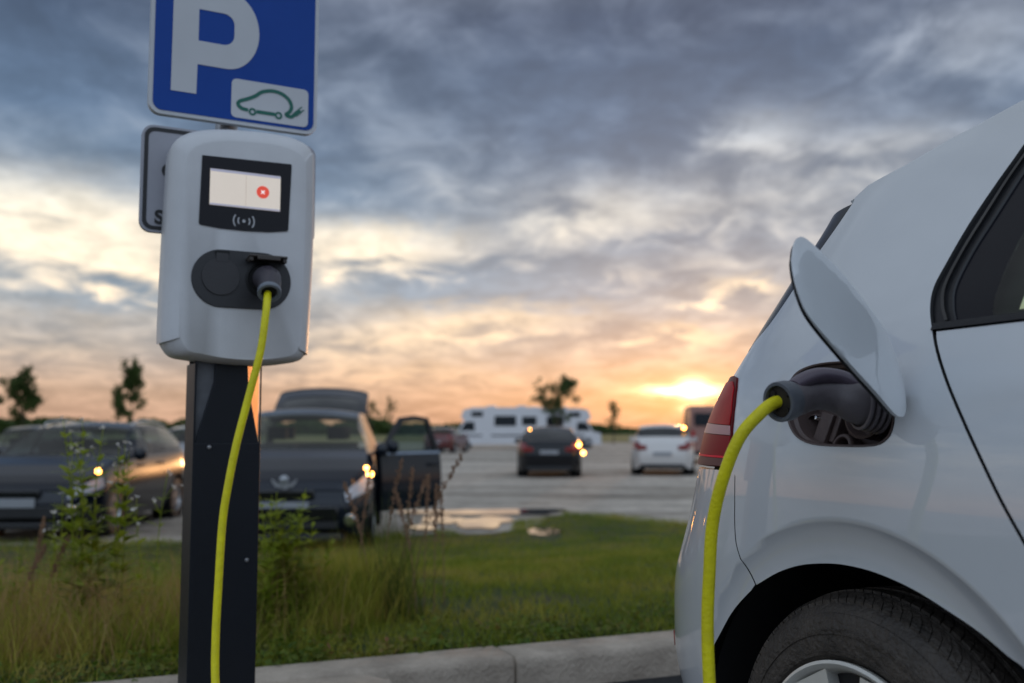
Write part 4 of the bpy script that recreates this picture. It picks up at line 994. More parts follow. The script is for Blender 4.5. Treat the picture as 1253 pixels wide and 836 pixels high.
def make_car(style, paint, label, loc, heading, group=None, name='parked_car', lamps='front', plate=True, detail=True, tail=None, badge=False, skip_doors=True, open_door=False, open_gate=False, lit=None, sc=1.0, glints=None, rails=False):
    s = STY[style]; L_, W_ = s['L'], s['W']
    rt = empty(name, (loc[0], loc[1], LOTZ), heading, label=label, cat='car', group=group or 'cars parked on the gravel lot'); rt.scale = (sc,) * 3
    wx = [L_ / 2 - f * L_ for f in s['wh']]
    def halfw(f):
        e = min(1, abs(f - .5) / .5); return W_ / 2 * (1 - .30 * max(0, (e - .72) / .28) ** 2.6)
    def P(f, j):
        # f 0..1 front to rear; j 0..1 sill to belt, 1..2 belt to roof centre
        hb = sinterp(s['belt'], f); ht = interp(s['top'], f); hb = min(hb, ht - .02); w_ = halfw(f)
        e = max(0, (abs(f - .5) - .44) / .06); zb = .19 + .10 * e * e; xx = L_ / 2 - f * L_
        if j <= 1:
            z = zb + (hb - zb) * j; k = j
            y = w_ * (.93 + .07 * math.sin(math.pi * min(1, k * 1.15)) if k < .87 else .93 + .07 * math.sin(math.pi * min(1, k * 1.15)))
            y = w_ * (.90 + .10 * math.sin(math.pi * (.12 + .76 * k)))
            bul = .05 * math.sin(math.pi * min(1, k)) * (1 if f < .03 else (-1 if f > .97 else 0))
            return Vector((xx + bul, y, z))
        k = j - 1; y1 = w_ * (.90 + .10 * math.sin(math.pi * .88)); wr = .78
        hgt = ht - hb
        if k < .6:
            q = k / .6; y = y1 * (1 - (1 - wr) * q * min(1, hgt / .35)) - .0; z = hb + hgt * (.90 * q)
        else:
            q = (k - .6) / .4; y0 = y1 * (1 - (1 - wr) * min(1, hgt / .35)); y = y0 * (1 - q ** 1.15); z = hb + hgt * (.90 + .10 * math.sin(q * math.pi / 2))
        return Vector((xx, y, z))
    nf, nj = 96, 30
    fs_ = [0.5 - .5 * math.cos(math.pi * i / nf) * (1) for i in range(nf + 1)]; fs_ = [.6 * (i / nf) + .4 * q for i, q in enumerate(fs_)]
    js = [1.0 * i / 14 for i in range(15)] + [1 + i / 15 for i in range(1, 16)]
    mb = MB(); nJ = len(js)
    def rem(f, j):
        p = P(f, j); 
        if j > 1: return False
        return any(math.hypot(p.x - a, p.z - s['rw']) < s['rw'] + .055 for a in wx)
    def isglass(f, j):
        if j <= 1: return False
        k = j - 1; fm_ = f
        if k > .62 and s['cowl'] + .004 < f < s['rf'] - .004: return True
        if k > .62 and s['rr'] + .01 < f < s['re'] - .004 and not open_gate: return True
        if open_gate and f > s['rr'] + .01 and f < 1.0 and k > .5: return True
        if .10 < k < .54:
            a = s['cowl'] + .035 + (s['rf'] - s['cowl']) * .75 * k; b = s['rr'] + (s['re'] - s['rr']) * .55 * (1 - k / .6)
            return a < f < b and not (abs(f - .53) < .012) and not (abs(f - .735) < .010)
        return False
    for sd_ in (1, -1):
        vs = [(p.x, p.y * sd_, p.z) for f in fs_ for p in (P(f, j) for j in js)]; fc = []
        for i in range(nf):
            for k in range(nJ - 1):
                fm_ = (fs_[i] + fs_[i + 1]) / 2; jm = (js[k] + js[k + 1]) / 2
                if rem(fm_, jm) or isglass(fm_, jm): continue
                q = (i * nJ + k, i * nJ + k + 1, (i + 1) * nJ + k + 1, (i + 1) * nJ + k); fc.append(q if sd_ < 0 else q[::-1])
        mb.add(vs, fc)
        base_ = len(mb.v) - len(vs)
        for i, rev in ((0, 0), (nf, 1)):
            ring_ = [i * nJ + k for k in range(nJ)]; b_ = len(mb.v)
            pts = [mb.v[base_ + q] for q in ring_]; c0 = (pts[0][0] + (.0), 0, pts[0][2]); 
            mb.add(pts + [(p[0], 0, p[2]) for p in pts], [((k, k + 1, nJ + k + 1, nJ + k) if (rev ^ (sd_ < 0)) else (k, nJ + k, nJ + k + 1, k + 1)) for k in range(nJ - 1)])
    body = mb.build('body', paint, rt, angle=45)
    def patch(nm, f0, f1, j0, j1, m, par, sides=(1, -1), off=.006, nn_=(10, 6), ff=None):
        if j1 < 2 and len(sides) == 2:
            for q_ in sides: patch(nm, f0, f1, j0, j1, m, par, (q_,), off, nn_)
            return
        mb = MB()
        for sd_ in sides:
            vs = []; fc = []
            for i in range(nn_[0] + 1):
                for k in range(nn_[1] + 1):
                    tj = k / nn_[1]; a0 = f0(tj) if callable(f0) else f0; a1 = f1(tj) if callable(f1) else f1
                    f = a0 + (a1 - a0) * i / nn_[0]; j = j0 + (j1 - j0) * tj
                    e = .004; p = P(f, j); du = P(min(1, f + e), j) - P(max(0, f - e), j); dv = P(f, min(2, j + e)) - P(f, max(0, j - e)); n = du.cross(dv)
                    n = n.normalized() if n.length > 0 else Vector((0, 0, 1))
                    if n.z * 1 + n.y < 0: n = -n
                    p = p + n * off; vs.append((p.x, p.y * sd_, p.z))
            fc = [(i * (nn_[1] + 1) + k, i * (nn_[1] + 1) + k + 1, (i + 1) * (nn_[1] + 1) + k + 1, (i + 1) * (nn_[1] + 1) + k) for i in range(nn_[0]) for k in range(nn_[1])]
            mb.add(vs, fc)
        return mb.build(nm, m, par, angle=60)
    G = M['windscreen']
    dfw = (s['rf'] - s['cowl'])
    patch('windscreen', s['cowl'], s['rf'], 1.60, 2.0, G, rt)
    if not open_gate: patch('rear_window', s['rr'] + .005, s['re'], 1.60, 2.0, M['glass_dark'] if lamps == 'rear' else G, rt)
    gm_ = M['glass_dark'] if lamps == 'rear' else G
    def sa(t): return s['cowl'] + .03 + dfw * .75 * (.08 + .48 * t)
    def sb(t): return s['rr'] + .005 + (s['re'] - s['rr']) * .55 * (1 - t)
    patch('front_side_window', sa, .522, 1.08, 1.56, gm_, rt, nn_=(8, 6)); patch('rear_side_window', .538, sb, 1.08, 1.56, gm_, rt, nn_=(8, 6))
    # cabin insides: seats and a floor so that the windows look into something
    mb = MB(); dk = M['dark_gap']
    for (f, y, wd_) in ((.50, .38, .5), (.50, -.38, .5), (.70, 0, 1.25)):
        x = L_ / 2 - f * L_; mb.box((x, y, .85), (.14, wd_, .62), Matrix.Rotation(R(12), 3, 'Y'));
        for yy in ((y,) if wd_ < 1 else (-.38, .38)): mb.box((x - .07, yy, s['H'] - .34), (.08, .24, .17))
    mb.box((L_ / 2 - s['cowl'] * L_ - .25, 0, .93), (.35, W_ * .8, .12)); mb.box((0, 0, .42), (L_ * .8, W_ * .78, .1)); mb.box((L_ / 2 - .86 * L_, 0, .98), (.5, W_ * .7, .04))
    mb.build('cabin', dk, rt)
    # lower grille, bumper, lamps, plate, mirrors
    pl_m = M['black_plastic']
    xf = L_ / 2; xr = -L_ / 2
    mb = MB(); hz = s['belt'][0][1]
    mb.box((xf + .035, 0, .36), (.05, W_ * .62, .16)); mb.box((xf + .03, 0, .20), (.10, W_ * .66, .08)); mb.build('bumper_grille', pl_m, rt, bevel=.02)
    mb = MB(); mb.box((xf + .042, 0, hz - .13), (.04, W_ * .34, .10)); mb.build('grille', M['gloss_black'], rt, bevel=.015)
    mb = MB(); mb.box((xr - .03, 0, .27), (.06, W_ * .7, .12)); mb.build('rear_diffuser', pl_m, rt, bevel=.03)
    hl = patch('headlight', .002, .105, .70, .93, M['headlamp'], rt, off=.010)
    if plate:
        mb = MB(); pm = bpy.data.materials.get('number_plate') or mat('number_plate', (.30, .31, .33), .4)
        mb.box((xf + .066, 0, .47 if style != 'mpv' else .52), (.015, .52, .11)); mb.build('front_plate', pm, rt, bevel=.004)
        mb = MB(); mb.box((xr - .066, 0, .62 if style != 'sedan' else .72), (.015, .52, .11)); mb.build('rear_plate', pm, rt, bevel=.004)
    tl = patch('tail_light', .925, .998, .74, .97, mat('tail_' + name, (.22, .012, .012), .2, coat=1), rt, off=.010)
    if lamps == 'rear':
        tm_ = mat('tailc_' + name, (.22, .012, .012), .2, coat=1)
        for sd_ in (1, -1):
            mb = MB(); mb.box((xr - .055, sd_ * W_ * .33, .80), (.04, .30, .13)); mb.build('tail_cluster', tm_, rt, bevel=.02)
    if 0:
        mb.build('tail_cluster', mat('tailc_' + name, (.22, .012, .012), .2, coat=1), rt, bevel=.02)
    for sd_ in (1, -1):
        mb = MB(); x = L_ / 2 - (s['cowl'] + .075) * L_; y = sd_ * (W_ / 2 * .97 + .09); z = interp(s['belt'], s['cowl']) + .08
        mb.tube([(x, y - sd_ * .13, z - .05), (x, y, z)], .02, 8)
        mb.lathe([(.01, -.07), (.06, -.055), (.085, -.01), (.085, .03), (.07, .045), (.01, .045)], (x, y, z), (-1, 0, 0), 16)
        mb.build('mirror', paint, rt)
    if detail:
        for f in (.43, .63):
            for sd_ in (1, -1):
                mb = MB(); p = P(f, .86); mb.box((p.x, sd_ * (p.y + .02), p.z), (.20, .03, .03)); mb.build('handle', paint, rt, bevel=.008)
    if badge:
        mb = MB(); mb.lathe([(.001, .03), (.035, .028), (.05, .02), (.055, .0)], (xf + .06, 0, hz + .03), (1, 0, 0), 7)
        mb.box((xf + .075, .01, hz - .01), (.02, .05, .11)); mb.build('badge', M['steel'], rt)
        mb = MB()
        for sd_ in (1, -1): slab(mb, [(sd_ * .025, hz - .055), (sd_ * .09, hz - .04), (sd_ * .135, hz + .02), (sd_ * .13, hz + .045), (sd_ * .08, hz + .0), (sd_ * .025, hz - .015)], [], lambda y, z: (xf + .07, y, z), (1, 0, 0), .03, .2)
        mb.build('grille_trim', M['steel'], rt)
        mb = MB(); mb.box((xf + .05, 0, .45), (.05, 1.15, .16)); mb.build('lower_grille', M['gloss_black'], rt, bevel=.02)
    if badge or style == 'hatch' and lamps == 'front':
        for sd_ in (1, -1):
            mb = MB(); mb.lathe([(.001, .03), (.05, .028), (.065, .015), (.07, 0)], (xf + .02, sd_ * W_ * .37, .38), (1, 0, 0), 14); mb.build('fog_light', M['chrome'], rt)
    # wheels
    for a in wx:
        for sd_ in (1, -1):
            w_ = empty('wheel', (a, 0, 0)); w_.parent = rt; y = sd_ * (W_ / 2 - .005); r_ = s['rw']
            mb = MB(); mb.lathe([(r_ * .66, -.01), (r_ * .70, .0), (r_ * .93, -.005), (r_, -.04), (r_, -.18), (r_ * .9, -.21), (r_ * .6, -.20)], (a - a, y, r_), (0, sd_, 0), 32); mb.build('tyre', M['tyre'], w_)
            mb = MB(); mb.lathe([(r_ * .68, -.01), (r_ * .65, .0), (r_ * .60, -.03), (r_ * .55, -.12)], (0, y, r_), (0, sd_, 0), 32); mb.lathe([(.001, -.02), (.05, -.02), (.06, -.04)], (0, y, r_), (0, sd_, 0), 16)
            for k in range(5):
                an = 2 * math.pi * k / 5 + .3; c_, s_ = math.cos(an), math.sin(an)
                mb.box((c_ * r_ * .33, y - sd_ * .035, r_ + s_ * r_ * .33), (r_ * .60, .03, .055), Matrix.Rotation(-an, 3, 'Y'))
            mb.build('rim', mat('wheel_alloy', (.4, .4, .41), .35, metal=.8) if 'wheel_alloy' not in bpy.data.materials else bpy.data.materials['wheel_alloy'], w_)
            mb = MB(); mb.lathe([(.001, -.07), (r_ * .64, -.07)], (0, y, r_), (0, sd_, 0), 24)
            mb.lathe([(r_ + .06, .003), (r_ + .07, -.01), (r_ + .05, -.05), (r_ + .05, -.30), (.0, -.30)], (0, sd_ * (halfw((L_ / 2 - a) / L_) - .0) * 1.0, r_), (0, sd_, 0), 40)
            mb.build('wheel_housing', dk, rt).location.x = a
    mb = MB(); mb.box((0, 0, .24), (L_ * .86, W_ * .72, .10)); mb.build('underbody', dk, rt)
    if rails:
        for sd_ in (1, -1):
            mb = MB(); mb.tube(cr([tuple(P(f, 1.64) + Vector((0, 0, z))) for f, z in ((s['rf'] + .05, .0), (s['rf'] + .09, .045), (.7, .05), (s['rr'] - .03, .045), (s['rr'], .0))], 4), .014, 8)
            if sd_ < 0: mb.v = [(v[0], -v[1], v[2]) for v in mb.v]
            mb.build('roof_rail', M['chrome'], rt)
    if open_gate:
        # hinged at the rear edge of the roof and lifted above it
        hx = L_ / 2 - (s['rr'] + .005) * L_; hz_ = interp(s['top'], s['rr'])
        gt = empty('tailgate', (hx, 0, hz_)); gt.parent = rt; gt.rotation_euler = (0, R(20), 0)
        Wg = W_ * .74
        mb = MB(); slab(mb, rrect(-1.12, -Wg / 2, .0, Wg / 2, .12), [rrect(-.62, -Wg / 2 + .13, -.08, Wg / 2 - .13, .08)], lambda x, y: (x, y, .075 * math.sin(min(1, -x / .9) * math.pi * .8) * (1 - .55 * (2 * y / Wg) ** 2) + .05 * (1 - (2 * y / Wg) ** 2)), (0, 0, 1), .04, .10)
        mb.build('gate_shell', paint, gt, angle=50)
        mb = MB(); slab(mb, rrect(-.64, -Wg / 2 + .11, -.06, Wg / 2 - .11, .08), [], lambda x, y: (x, y, .065 * math.sin(min(1, -x / .9) * math.pi * .8) * (1 - .55 * (2 * y / Wg) ** 2) + .05 * (1 - (2 * y / Wg) ** 2)), (0, 0, 1), .01, .10); mb.build('gate_glass', M['glass_dark'], gt)
        for sd_ in (1, -1):
            mb = MB(); mb.tube([(hx - .35, sd_ * W_ * .40, hz_ - .45), (hx - .55, sd_ * W_ * .37, hz_ + .12)], .014, 8); mb.build('strut', M['black_plastic'], rt)
    if open_door:
        fh = .335; p0 = P(fh, .5); ln = 1.12
        dt = empty('open_door', (p0.x, p0.y + .03, 0)); dt.parent = rt; dt.rotation_euler = (0, 0, R(-open_door))
        # door in its own frame: x backwards along the car when closed
        def dfn(x, z): return (-x, .02 + .035 * math.sin(max(0, min(1, (z - .3) / .7)) * math.pi) - max(0, z - 1.03) * .30, z)
        belt = 1.05
        mb = MB(); slab(mb, [(0, .34), (1.06, .34), (1.12, .45), (1.14, belt), (0, belt)], [], dfn, (0, 1, 0), .10, .08); mb.build('door_panel', paint, dt, angle=50)
        mb = MB(); slab(mb, [(.0, belt), (1.14, belt), (1.06, 1.50), (.80, 1.53), (.52, 1.50), (.10, 1.14)], [[(.12, belt + .03), (1.07, belt + .03), (1.01, 1.45), (.80, 1.47), (.55, 1.445), (.18, 1.15)]], dfn, (0, 1, 0), .05, .08); mb.build('door_frame', M['black_plastic'], dt)
        mb = MB(); slab(mb, [(.10, belt + .02), (1.08, belt + .02), (1.02, 1.46), (.80, 1.48), (.54, 1.455), (.16, 1.15)], [], lambda x, z: (dfn(x, z)[0], dfn(x, z)[1] - .02, z), (0, 1, 0), .006, .1); mb.build('door_glass', M['windscreen'], dt)
        mb = MB(); slab(mb, [(.02, belt - .012), (1.13, belt - .012), (1.13, belt + .014), (.02, belt + .014)], [], lambda x, z: (dfn(x, z)[0], dfn(x, z)[1] + .012, z), (0, 1, 0), .012, .1); mb.build('door_trim', M['chrome'], dt)
        mb = MB(); mb.box((-.98, .075, .90), (.2, .03, .03)); mb.build('handle', paint, dt, bevel=.008)
        mb = MB(); mb.box((-.07, .02, belt + .06), (.12, .05, .04)); mb.lathe([(.01, -.07), (.06, -.055), (.085, -.01), (.085, .03), (.07, .045), (.01, .045)], (-.10, .12, belt + .08), (-1, 0, 0), 16); mb.build('mirror', paint, dt)
    if glints:  # added glowing discs that stand in for sun glints on the bodywork
        for (x, y, z, r_) in glints:
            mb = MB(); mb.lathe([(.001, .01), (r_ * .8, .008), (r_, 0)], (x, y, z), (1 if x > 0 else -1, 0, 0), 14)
            mb.build('sun_glint', bpy.data.materials.get('amber_glint') or mat('amber_glint', (.9, .35, .05), .3, emit=(1, .42, .08), estr=26), rt)
    return rt
navy = mat('navy_paint', (.005, .008, .015), .14, spec=.5)
charc = mat('charcoal_blue_paint', (.009, .013, .022), .14, spec=.5)
blackp = mat('black_paint', (.005, .006, .009), .14, spec=.5)
whitep = mat('off_white_paint', (.62, .60, .58), .35, coat=.8)
silver = mat('silver_paint', (.38, .38, .40), .35, coat=.8, metal=.5)
greyp = mat('dark_grey_paint', (.03, .033, .04), .35, coat=.3)
redp = mat('dark_red_paint', (.10, .012, .012), .35, coat=.8)
def pxy(px, d): return ((px - 626.5) / 1218 * d, d)
DN = R(-90)
# car whose front faces the camera on the left
make_car('hatch', navy, 'navy blue hatchback at the left edge, its front towards the verge, seen past white-flowered weeds', (-6.03, 14.2), R(-90 + 2), rails=True, glints=[(2.00, .915, .84, .030)], name='parked_car')
make_car('mpv', charc, 'dark blue people carrier with its front door and tailgate open, directly behind the post', (-2.67 , 13.0), R(-90 + 6), open_door=42, open_gate=True, badge=True, name='parked_car', glints=[(2.13, .90, .86, .034), (2.16, .86, .93, .02)], rails=False)
make_car('sedan', greyp, 'dark grey car cut by the left edge, behind the navy hatchback', (-10.1, 21.5), R(-90 + 8), name='parked_car')
make_car('hatch', silver, 'pale silver car just left of the post, behind the navy hatchback', (-8.2, 26.0), R(-90 - 4), name='parked_car')
make_car('sedan', blackp, 'black saloon seen from behind, parked under the tree in the middle of the lot', (1.12, 30.3), R(90 - 2), lamps='rear', name='parked_car', glints=[(-2.28, -.83, .92, .052), (-2.30, -.95, .70, .048), (-1.6, .55, 1.35, .02)])
make_car('hatch', whitep, 'off-white hatchback seen from behind, beside the rear lamp of the charging car', (4.75, 31.5), R(90 - 9), lamps='rear', name='parked_car', sc=1.03, glints=[(-1.75, -.62, 1.36, .04)])
make_car('hatch', redp, 'small dark red car far off, between the open car door and the motorhomes', (-3.9, 60), R(90 - 12), name='parked_car', detail=False, sc=1.02)

def mk_camper(name, loc, rz, label, flip=1, L_=6.6):
    rt = empty(name, (loc[0], loc[1], LOTZ), rz, label=label, cat='motorhome', group='motorhomes at the far side of the lot')
    wmat = whitep_c; W_ = 2.2
    # profile in x (forward) and z
    prof = [(-L_/2, .55), (-L_/2 + .05, 2.75), (-L_/2 + .25, 2.88), (L_/2 - 1.6, 2.90), (L_/2 - .95, 2.72), (L_/2 - .75, 2.2), (L_/2 - 1.0, 2.02), (L_/2 - .95, 1.95), (L_/2 - .55, 1.25), (L_/2 - .05, 1.05), (L_/2 + .02, .75), (L_/2, .35), (L_/2 - 1.0, .33), (-L_/2 + .6, .38)]
    mb = MB(); slab(mb, prof, [], lambda x, z: (x, -W_ / 2, z), (0, -1, 0), W_, .6); mb.build('body', wmat, rt, smooth=False, bevel=.06)
    for sd_ in (1, -1):
        y = sd_ * (W_ / 2 + .012)
        for (x0, x1, z0, z1) in ((-L_/2 + .7, -L_/2 + 1.7, 1.65, 2.25), (-L_/2 + 2.1, -L_/2 + 3.6, 1.6, 2.3), (L_/2 - 2.3, L_/2 - 1.5, 2.25, 2.6)):
            mb = MB(); mb.box(((x0 + x1) / 2, y, (z0 + z1) / 2), (x1 - x0, .03, z1 - z0)); mb.build('window', M['glass_dark'], rt, bevel=.03)
        mb = MB(); slab(mb, [(L_/2 - 1.75, 1.28), (L_/2 - .72, 1.28), (L_/2 - 1.08, 1.88), (L_/2 - 1.70, 1.88)], [], lambda x, z: (x, y, z), (0, sd_, 0), .02, .4); mb.build('cab_window', M['glass_dark'], rt)
        mb = MB(); mb.box((-L_/2 + 2.95 + 1.2, y, 1.45), (.65, .02, 1.75)); mb.build('door', wmat, rt, bevel=.02)
        mb = MB(); mb.box((-.3, y, .95), (L_ * .72, .012, .10)); mb.build('stripe', greyp, rt)
    mb = MB(); mb.add([(L_/2 - .93, -.9, 1.93), (L_/2 - .93, .9, 1.93), (L_/2 - .50, .95, 1.27), (L_/2 - .50, -.95, 1.27)], [(0, 1, 2, 3)]); mb.build('windscreen', M['glass_dark'], rt)
    for x in (-L_/2 + 1.5, L_/2 - 1.0):
        for sd_ in (1, -1):
            w_ = empty('wheel', (x, 0, 0)); w_.parent = rt; y = sd_ * (W_/2 - .01)
            mb = MB(); mb.lathe([(.2, .0), (.32, .01), (.345, -.03), (.345, -.2), (.2, -.2)], (0, y, .345), (0, sd_, 0), 24); mb.build('tyre', M['tyre'], w_)
            mb = MB(); mb.lathe([(.001, .0), (.2, -.01)], (0, y, .345), (0, sd_, 0), 20); mb.build('rim', M['alloy'], w_)
            mb = MB(); mb.lathe([(.40, .004), (.40, .0), (.001, -.0)], (x, sd_ * (W_/2 - .0), .38), (0, sd_, 0), 24); mb.build('wheel_housing', M['dark_gap'], rt)
    for x in (-1.6, .5):
        mb = MB(); mb.box((x, 0, 2.95), (.7, .5, .14)); mb.build('roof_vent', wmat, rt, bevel=.04)
    return rt
whitep_c = mat('motorhome_white', (.66, .66, .68), .3, coat=.5, var=.05, vscale=1)
mk_camper('motorhome', (-.9, 70), R(177), 'white motorhome on the left of the pair, cab at its left end', L_=6.7)
mk_camper('motorhome', (3.2, 73), R(3), 'white motorhome behind the tree, cab at its right end', L_=6.3)
# panel van half hidden behind the charging car
def van(loc, rz):
    rt = empty('panel_van', (loc[0], loc[1], LOTZ), rz, label='tall dull rose-grey van half hidden behind the rear lamp of the white hatchback', cat='van')
    L_, W_ = 5.2, 1.95
    prof = [(-L_/2, .35), (-L_/2 + .06, 2.2), (-L_/2 + .2, 2.3), (L_/2 - 1.7, 2.28), (L_/2 - .95, 1.35), (L_/2 - .1, 1.1), (L_/2, .75), (L_/2, .35)]
    mb = MB(); slab(mb, prof, [], lambda x, z: (x, -W_/2, z), (0, -1, 0), W_, .6); mb.build('body', mat('van_rose_grey', (.30, .15, .12), .4, coat=.5), rt, smooth=False, bevel=.07)
    for sd_ in (1, -1):
        mb = MB(); mb.box((-L_/2 - .01, sd_ * .46, 1.75), (.03, .72, .5)); mb.build('rear_window', M['glass_dark'], rt, bevel=.03)
        mb = MB(); mb.box((-L_/2 - .02, sd_ * .88, 1.05), (.05, .12, .5)); mb.build('tail_light', red, rt, bevel=.02)
        mb = MB(); slab(mb, [(L_/2 - 2.3, 1.4), (L_/2 - 1.05, 1.4), (L_/2 - 1.65, 2.1), (L_/2 - 2.3, 2.1)], [], lambda x, z: (x, sd_ * (W_/2 + .012), z), (0, sd_, 0), .02, .4); mb.build('cab_window', M['glass_dark'], rt)
        for x in (-1.6, 1.6):
            mb = MB(); mb.lathe([(.001, .0), (.2, .0), (.3, .01), (.335, -.03), (.335, -.2), (.2, -.2)], (x, sd_ * (W_/2 + .005), .335), (0, sd_, 0), 24); mb.build('wheel', M['tyre'], rt)
    mb = MB(); mb.box((-L_/2 - .04, 0, .42), (.1, W_ * .95, .16)); mb.build('bumper', M['black_plastic'], rt, bevel=.02)
van((8.3, 42), R(90 - 6))
# ------------------------------------------------------------------ vegetation
def leafmat(name, stops, scale=3.0, trans=.35, rough=.6):
    m = bpy.data.materials.new(name); t = nt(m); Nn = t.nodes; Lk = t.links; b_ = Nn['Principled BSDF']; b_.inputs['Roughness'].default_value = rough; b_.inputs['Specular IOR Level'].default_value = .3
    tcn = Nn.new('ShaderNodeTexCoord'); n = Nn.new('ShaderNodeTexNoise'); n.inputs['Scale'].default_value = scale; n.inputs['Detail'].default_value = 6; n.inputs['Roughness'].default_value = .75
    Lk.new(tcn.outputs['Object'], n.inputs['Vector'])
    r = Nn.new('ShaderNodeValToRGB'); Lk.new(n.outputs['Fac'], r.inputs[0]); e = r.color_ramp.elements
    while len(e) < len(stops): e.new(.5)
    for k, (p, c) in enumerate(stops): e[k].position = p; e[k].color = (*c, 1)
    Lk.new(r.outputs[0], b_.inputs['Base Color'])
    tr = Nn.new('ShaderNodeBsdfTranslucent'); Lk.new(r.outputs[0], tr.inputs[0]); mx = Nn.new('ShaderNodeMixShader'); mx.inputs[0].default_value = trans
    Lk.new(b_.outputs[0], mx.inputs[1]); Lk.new(tr.outputs[0], mx.inputs[2]); Lk.new(mx.outputs[0], Nn['Material Output'].inputs[0]); return m
GM = leafmat('grass_green', [(.32, (.10, .155, .012)), (.47, (.21, .25, .02)), (.57, (.33, .31, .04)), (.68, (.42, .29, .10))], 1.1)
GT = leafmat('tall_grass_green', [(.36, (.14, .20, .016)), (.48, (.30, .32, .035)), (.58, (.46, .38, .07)), (.70, (.54, .34, .13))], 4)
GD = leafmat('dry_grass', [(.35, (.24, .13, .06)), (.5, (.40, .24, .11)), (.65, (.55, .38, .18))], 7)
GL = leafmat('weed_leaf', [(.35, (.17, .25, .02)), (.5, (.30, .37, .03)), (.68, (.46, .48, .07))], 9, .5)
GC = leafmat('cover_leaf', [(.35, (.05, .10, .012)), (.48, (.12, .18, .02)), (.58, (.20, .18, .04)), (.68, (.26, .11, .06))], 5)
TL = leafmat('tree_leaf', [(.35, (.030, .055, .012)), (.55, (.06, .095, .018)), (.7, (.10, .13, .03))], 2.5, .3)
BARK = mat('bark', (.09, .07, .055), .9, var=.4, vscale=12, bump=.4)
STALK = mat('dock_red', (.30, .17, .10), .85, var=.4, vscale=30)
PETAL = leafmat('petal_white', [(.3, (.62, .60, .58)), (.7, (.78, .77, .74))], 20, .4)
npr = np.random.default_rng(5)

def blades(name, xy, z, h, wd, m, lean=.35, seg=2, kind='stuff', label=None, cat=None, curl=.5):
    n = len(xy); az_ = npr.uniform(0, 2 * np.pi, n); ln = lean * npr.uniform(.2, 1.3, n); fz = npr.uniform(0, 2 * np.pi, n)
    d = np.stack([np.cos(az_), np.sin(az_)], 1); s_ = np.stack([np.cos(fz), np.sin(fz)], 1)
    V_ = []; 
    for k in range(seg + 1):
        t = k / seg; ww = wd * (1 - t) ** .7 * (1 if k < seg else 0)
        off_ = (ln * h * (t * (1 - curl) + curl * t * t))[:, None] * d; zz_ = z + h * t * (1 - .25 * ln * t)
        c = xy + off_
        if k < seg:
            V_.append(np.column_stack([c - s_ * (ww / 2)[:, None], zz_])); V_.append(np.column_stack([c + s_ * (ww / 2)[:, None], zz_]))
        else: V_.append(np.column_stack([c, zz_]))
    K = 2 * seg + 1; A = np.stack(V_, 1).reshape(-1, 3)
    base = (np.arange(n) * K)[:, None]; quads = []; tri = []
    F = []
    tris = []
    for k in range(seg - 1):
        a, b_, c, d_ = 2 * k, 2 * k + 1, 2 * k + 3, 2 * k + 2
        tris += [(a, b_, c), (a, c, d_)]
    tris.append((2 * seg - 2, 2 * seg - 1, 2 * seg))
    Tt = (base[:, :, None] + np.array(tris)[None]).reshape(-1, 3)
    me = bpy.data.meshes.new(name); me.vertices.add(len(A)); me.vertices.foreach_set('co', A.ravel().astype(np.float32))
    me.loops.add(len(Tt) * 3); me.loops.foreach_set('vertex_index', Tt.ravel().astype(np.int32)); me.polygons.add(len(Tt)); me.polygons.foreach_set('loop_start', np.arange(0, len(Tt) * 3, 3).astype(np.int32))
    me.update(calc_edges=True); me.validate(); me.materials.append(m); me.shade_smooth(); o = bpy.data.objects.new(name, me); COL.objects.link(o)
    return tag(o, label, cat, kind=kind)
zgv = np.vectorize(zg)
def lawn_pts(n, q0, q1, a0, a1, pw=1.0):
    q = q0 + (q1 - q0) * npr.uniform(0, 1, n) ** pw; a = npr.uniform(a0, a1, n)
    x = KP[0] + KD[0] * a + KN[0] * q; y = KP[1] + KD[1] * a + KN[1] * q
    yl = np.interp(x, EDGE[:, 0], EDGE[:, 1]); m_ = (y < yl - .02) & (np.abs(x) < y * .56 + .6)
    for (px_, py_, rx_, ry_, _, _) in PUD: m_ &= ((x - px_) / (rx_ * 1.05)) ** 2 + ((y - py_ + .35) / (ry_ + .65)) ** 2 > 1
    bare = np.sin(3.1 * x + 1.7 * y) + np.sin(5.3 * y - 2.2 * x + 1) + np.sin(9.1 * x + 7.7 * y); m_ &= (bare < .9) | (npr.uniform(0, 1, n) < .35)
    return np.stack([x[m_], y[m_]], 1)
p = lawn_pts(150000, .02, 4.0, -6, 4, 1.0)
blades('grass', p, zgv(p[:, 0], p[:, 1]), npr.uniform(.025, .085, len(p)), npr.uniform(.003, .007, len(p)), GM, .8, label='short green grass covering the verge beyond the kerb', cat='grass')
p = lawn_pts(170000, 4.0, 13.0, -9, 6, .9)
blades('grass', p, zgv(p[:, 0], p[:, 1]) - .01, npr.uniform(.03, .09, len(p)), npr.uniform(.007, .014, len(p)), GM, .8, 1, label='short grass sloping down towards the gravel lot', cat='grass')
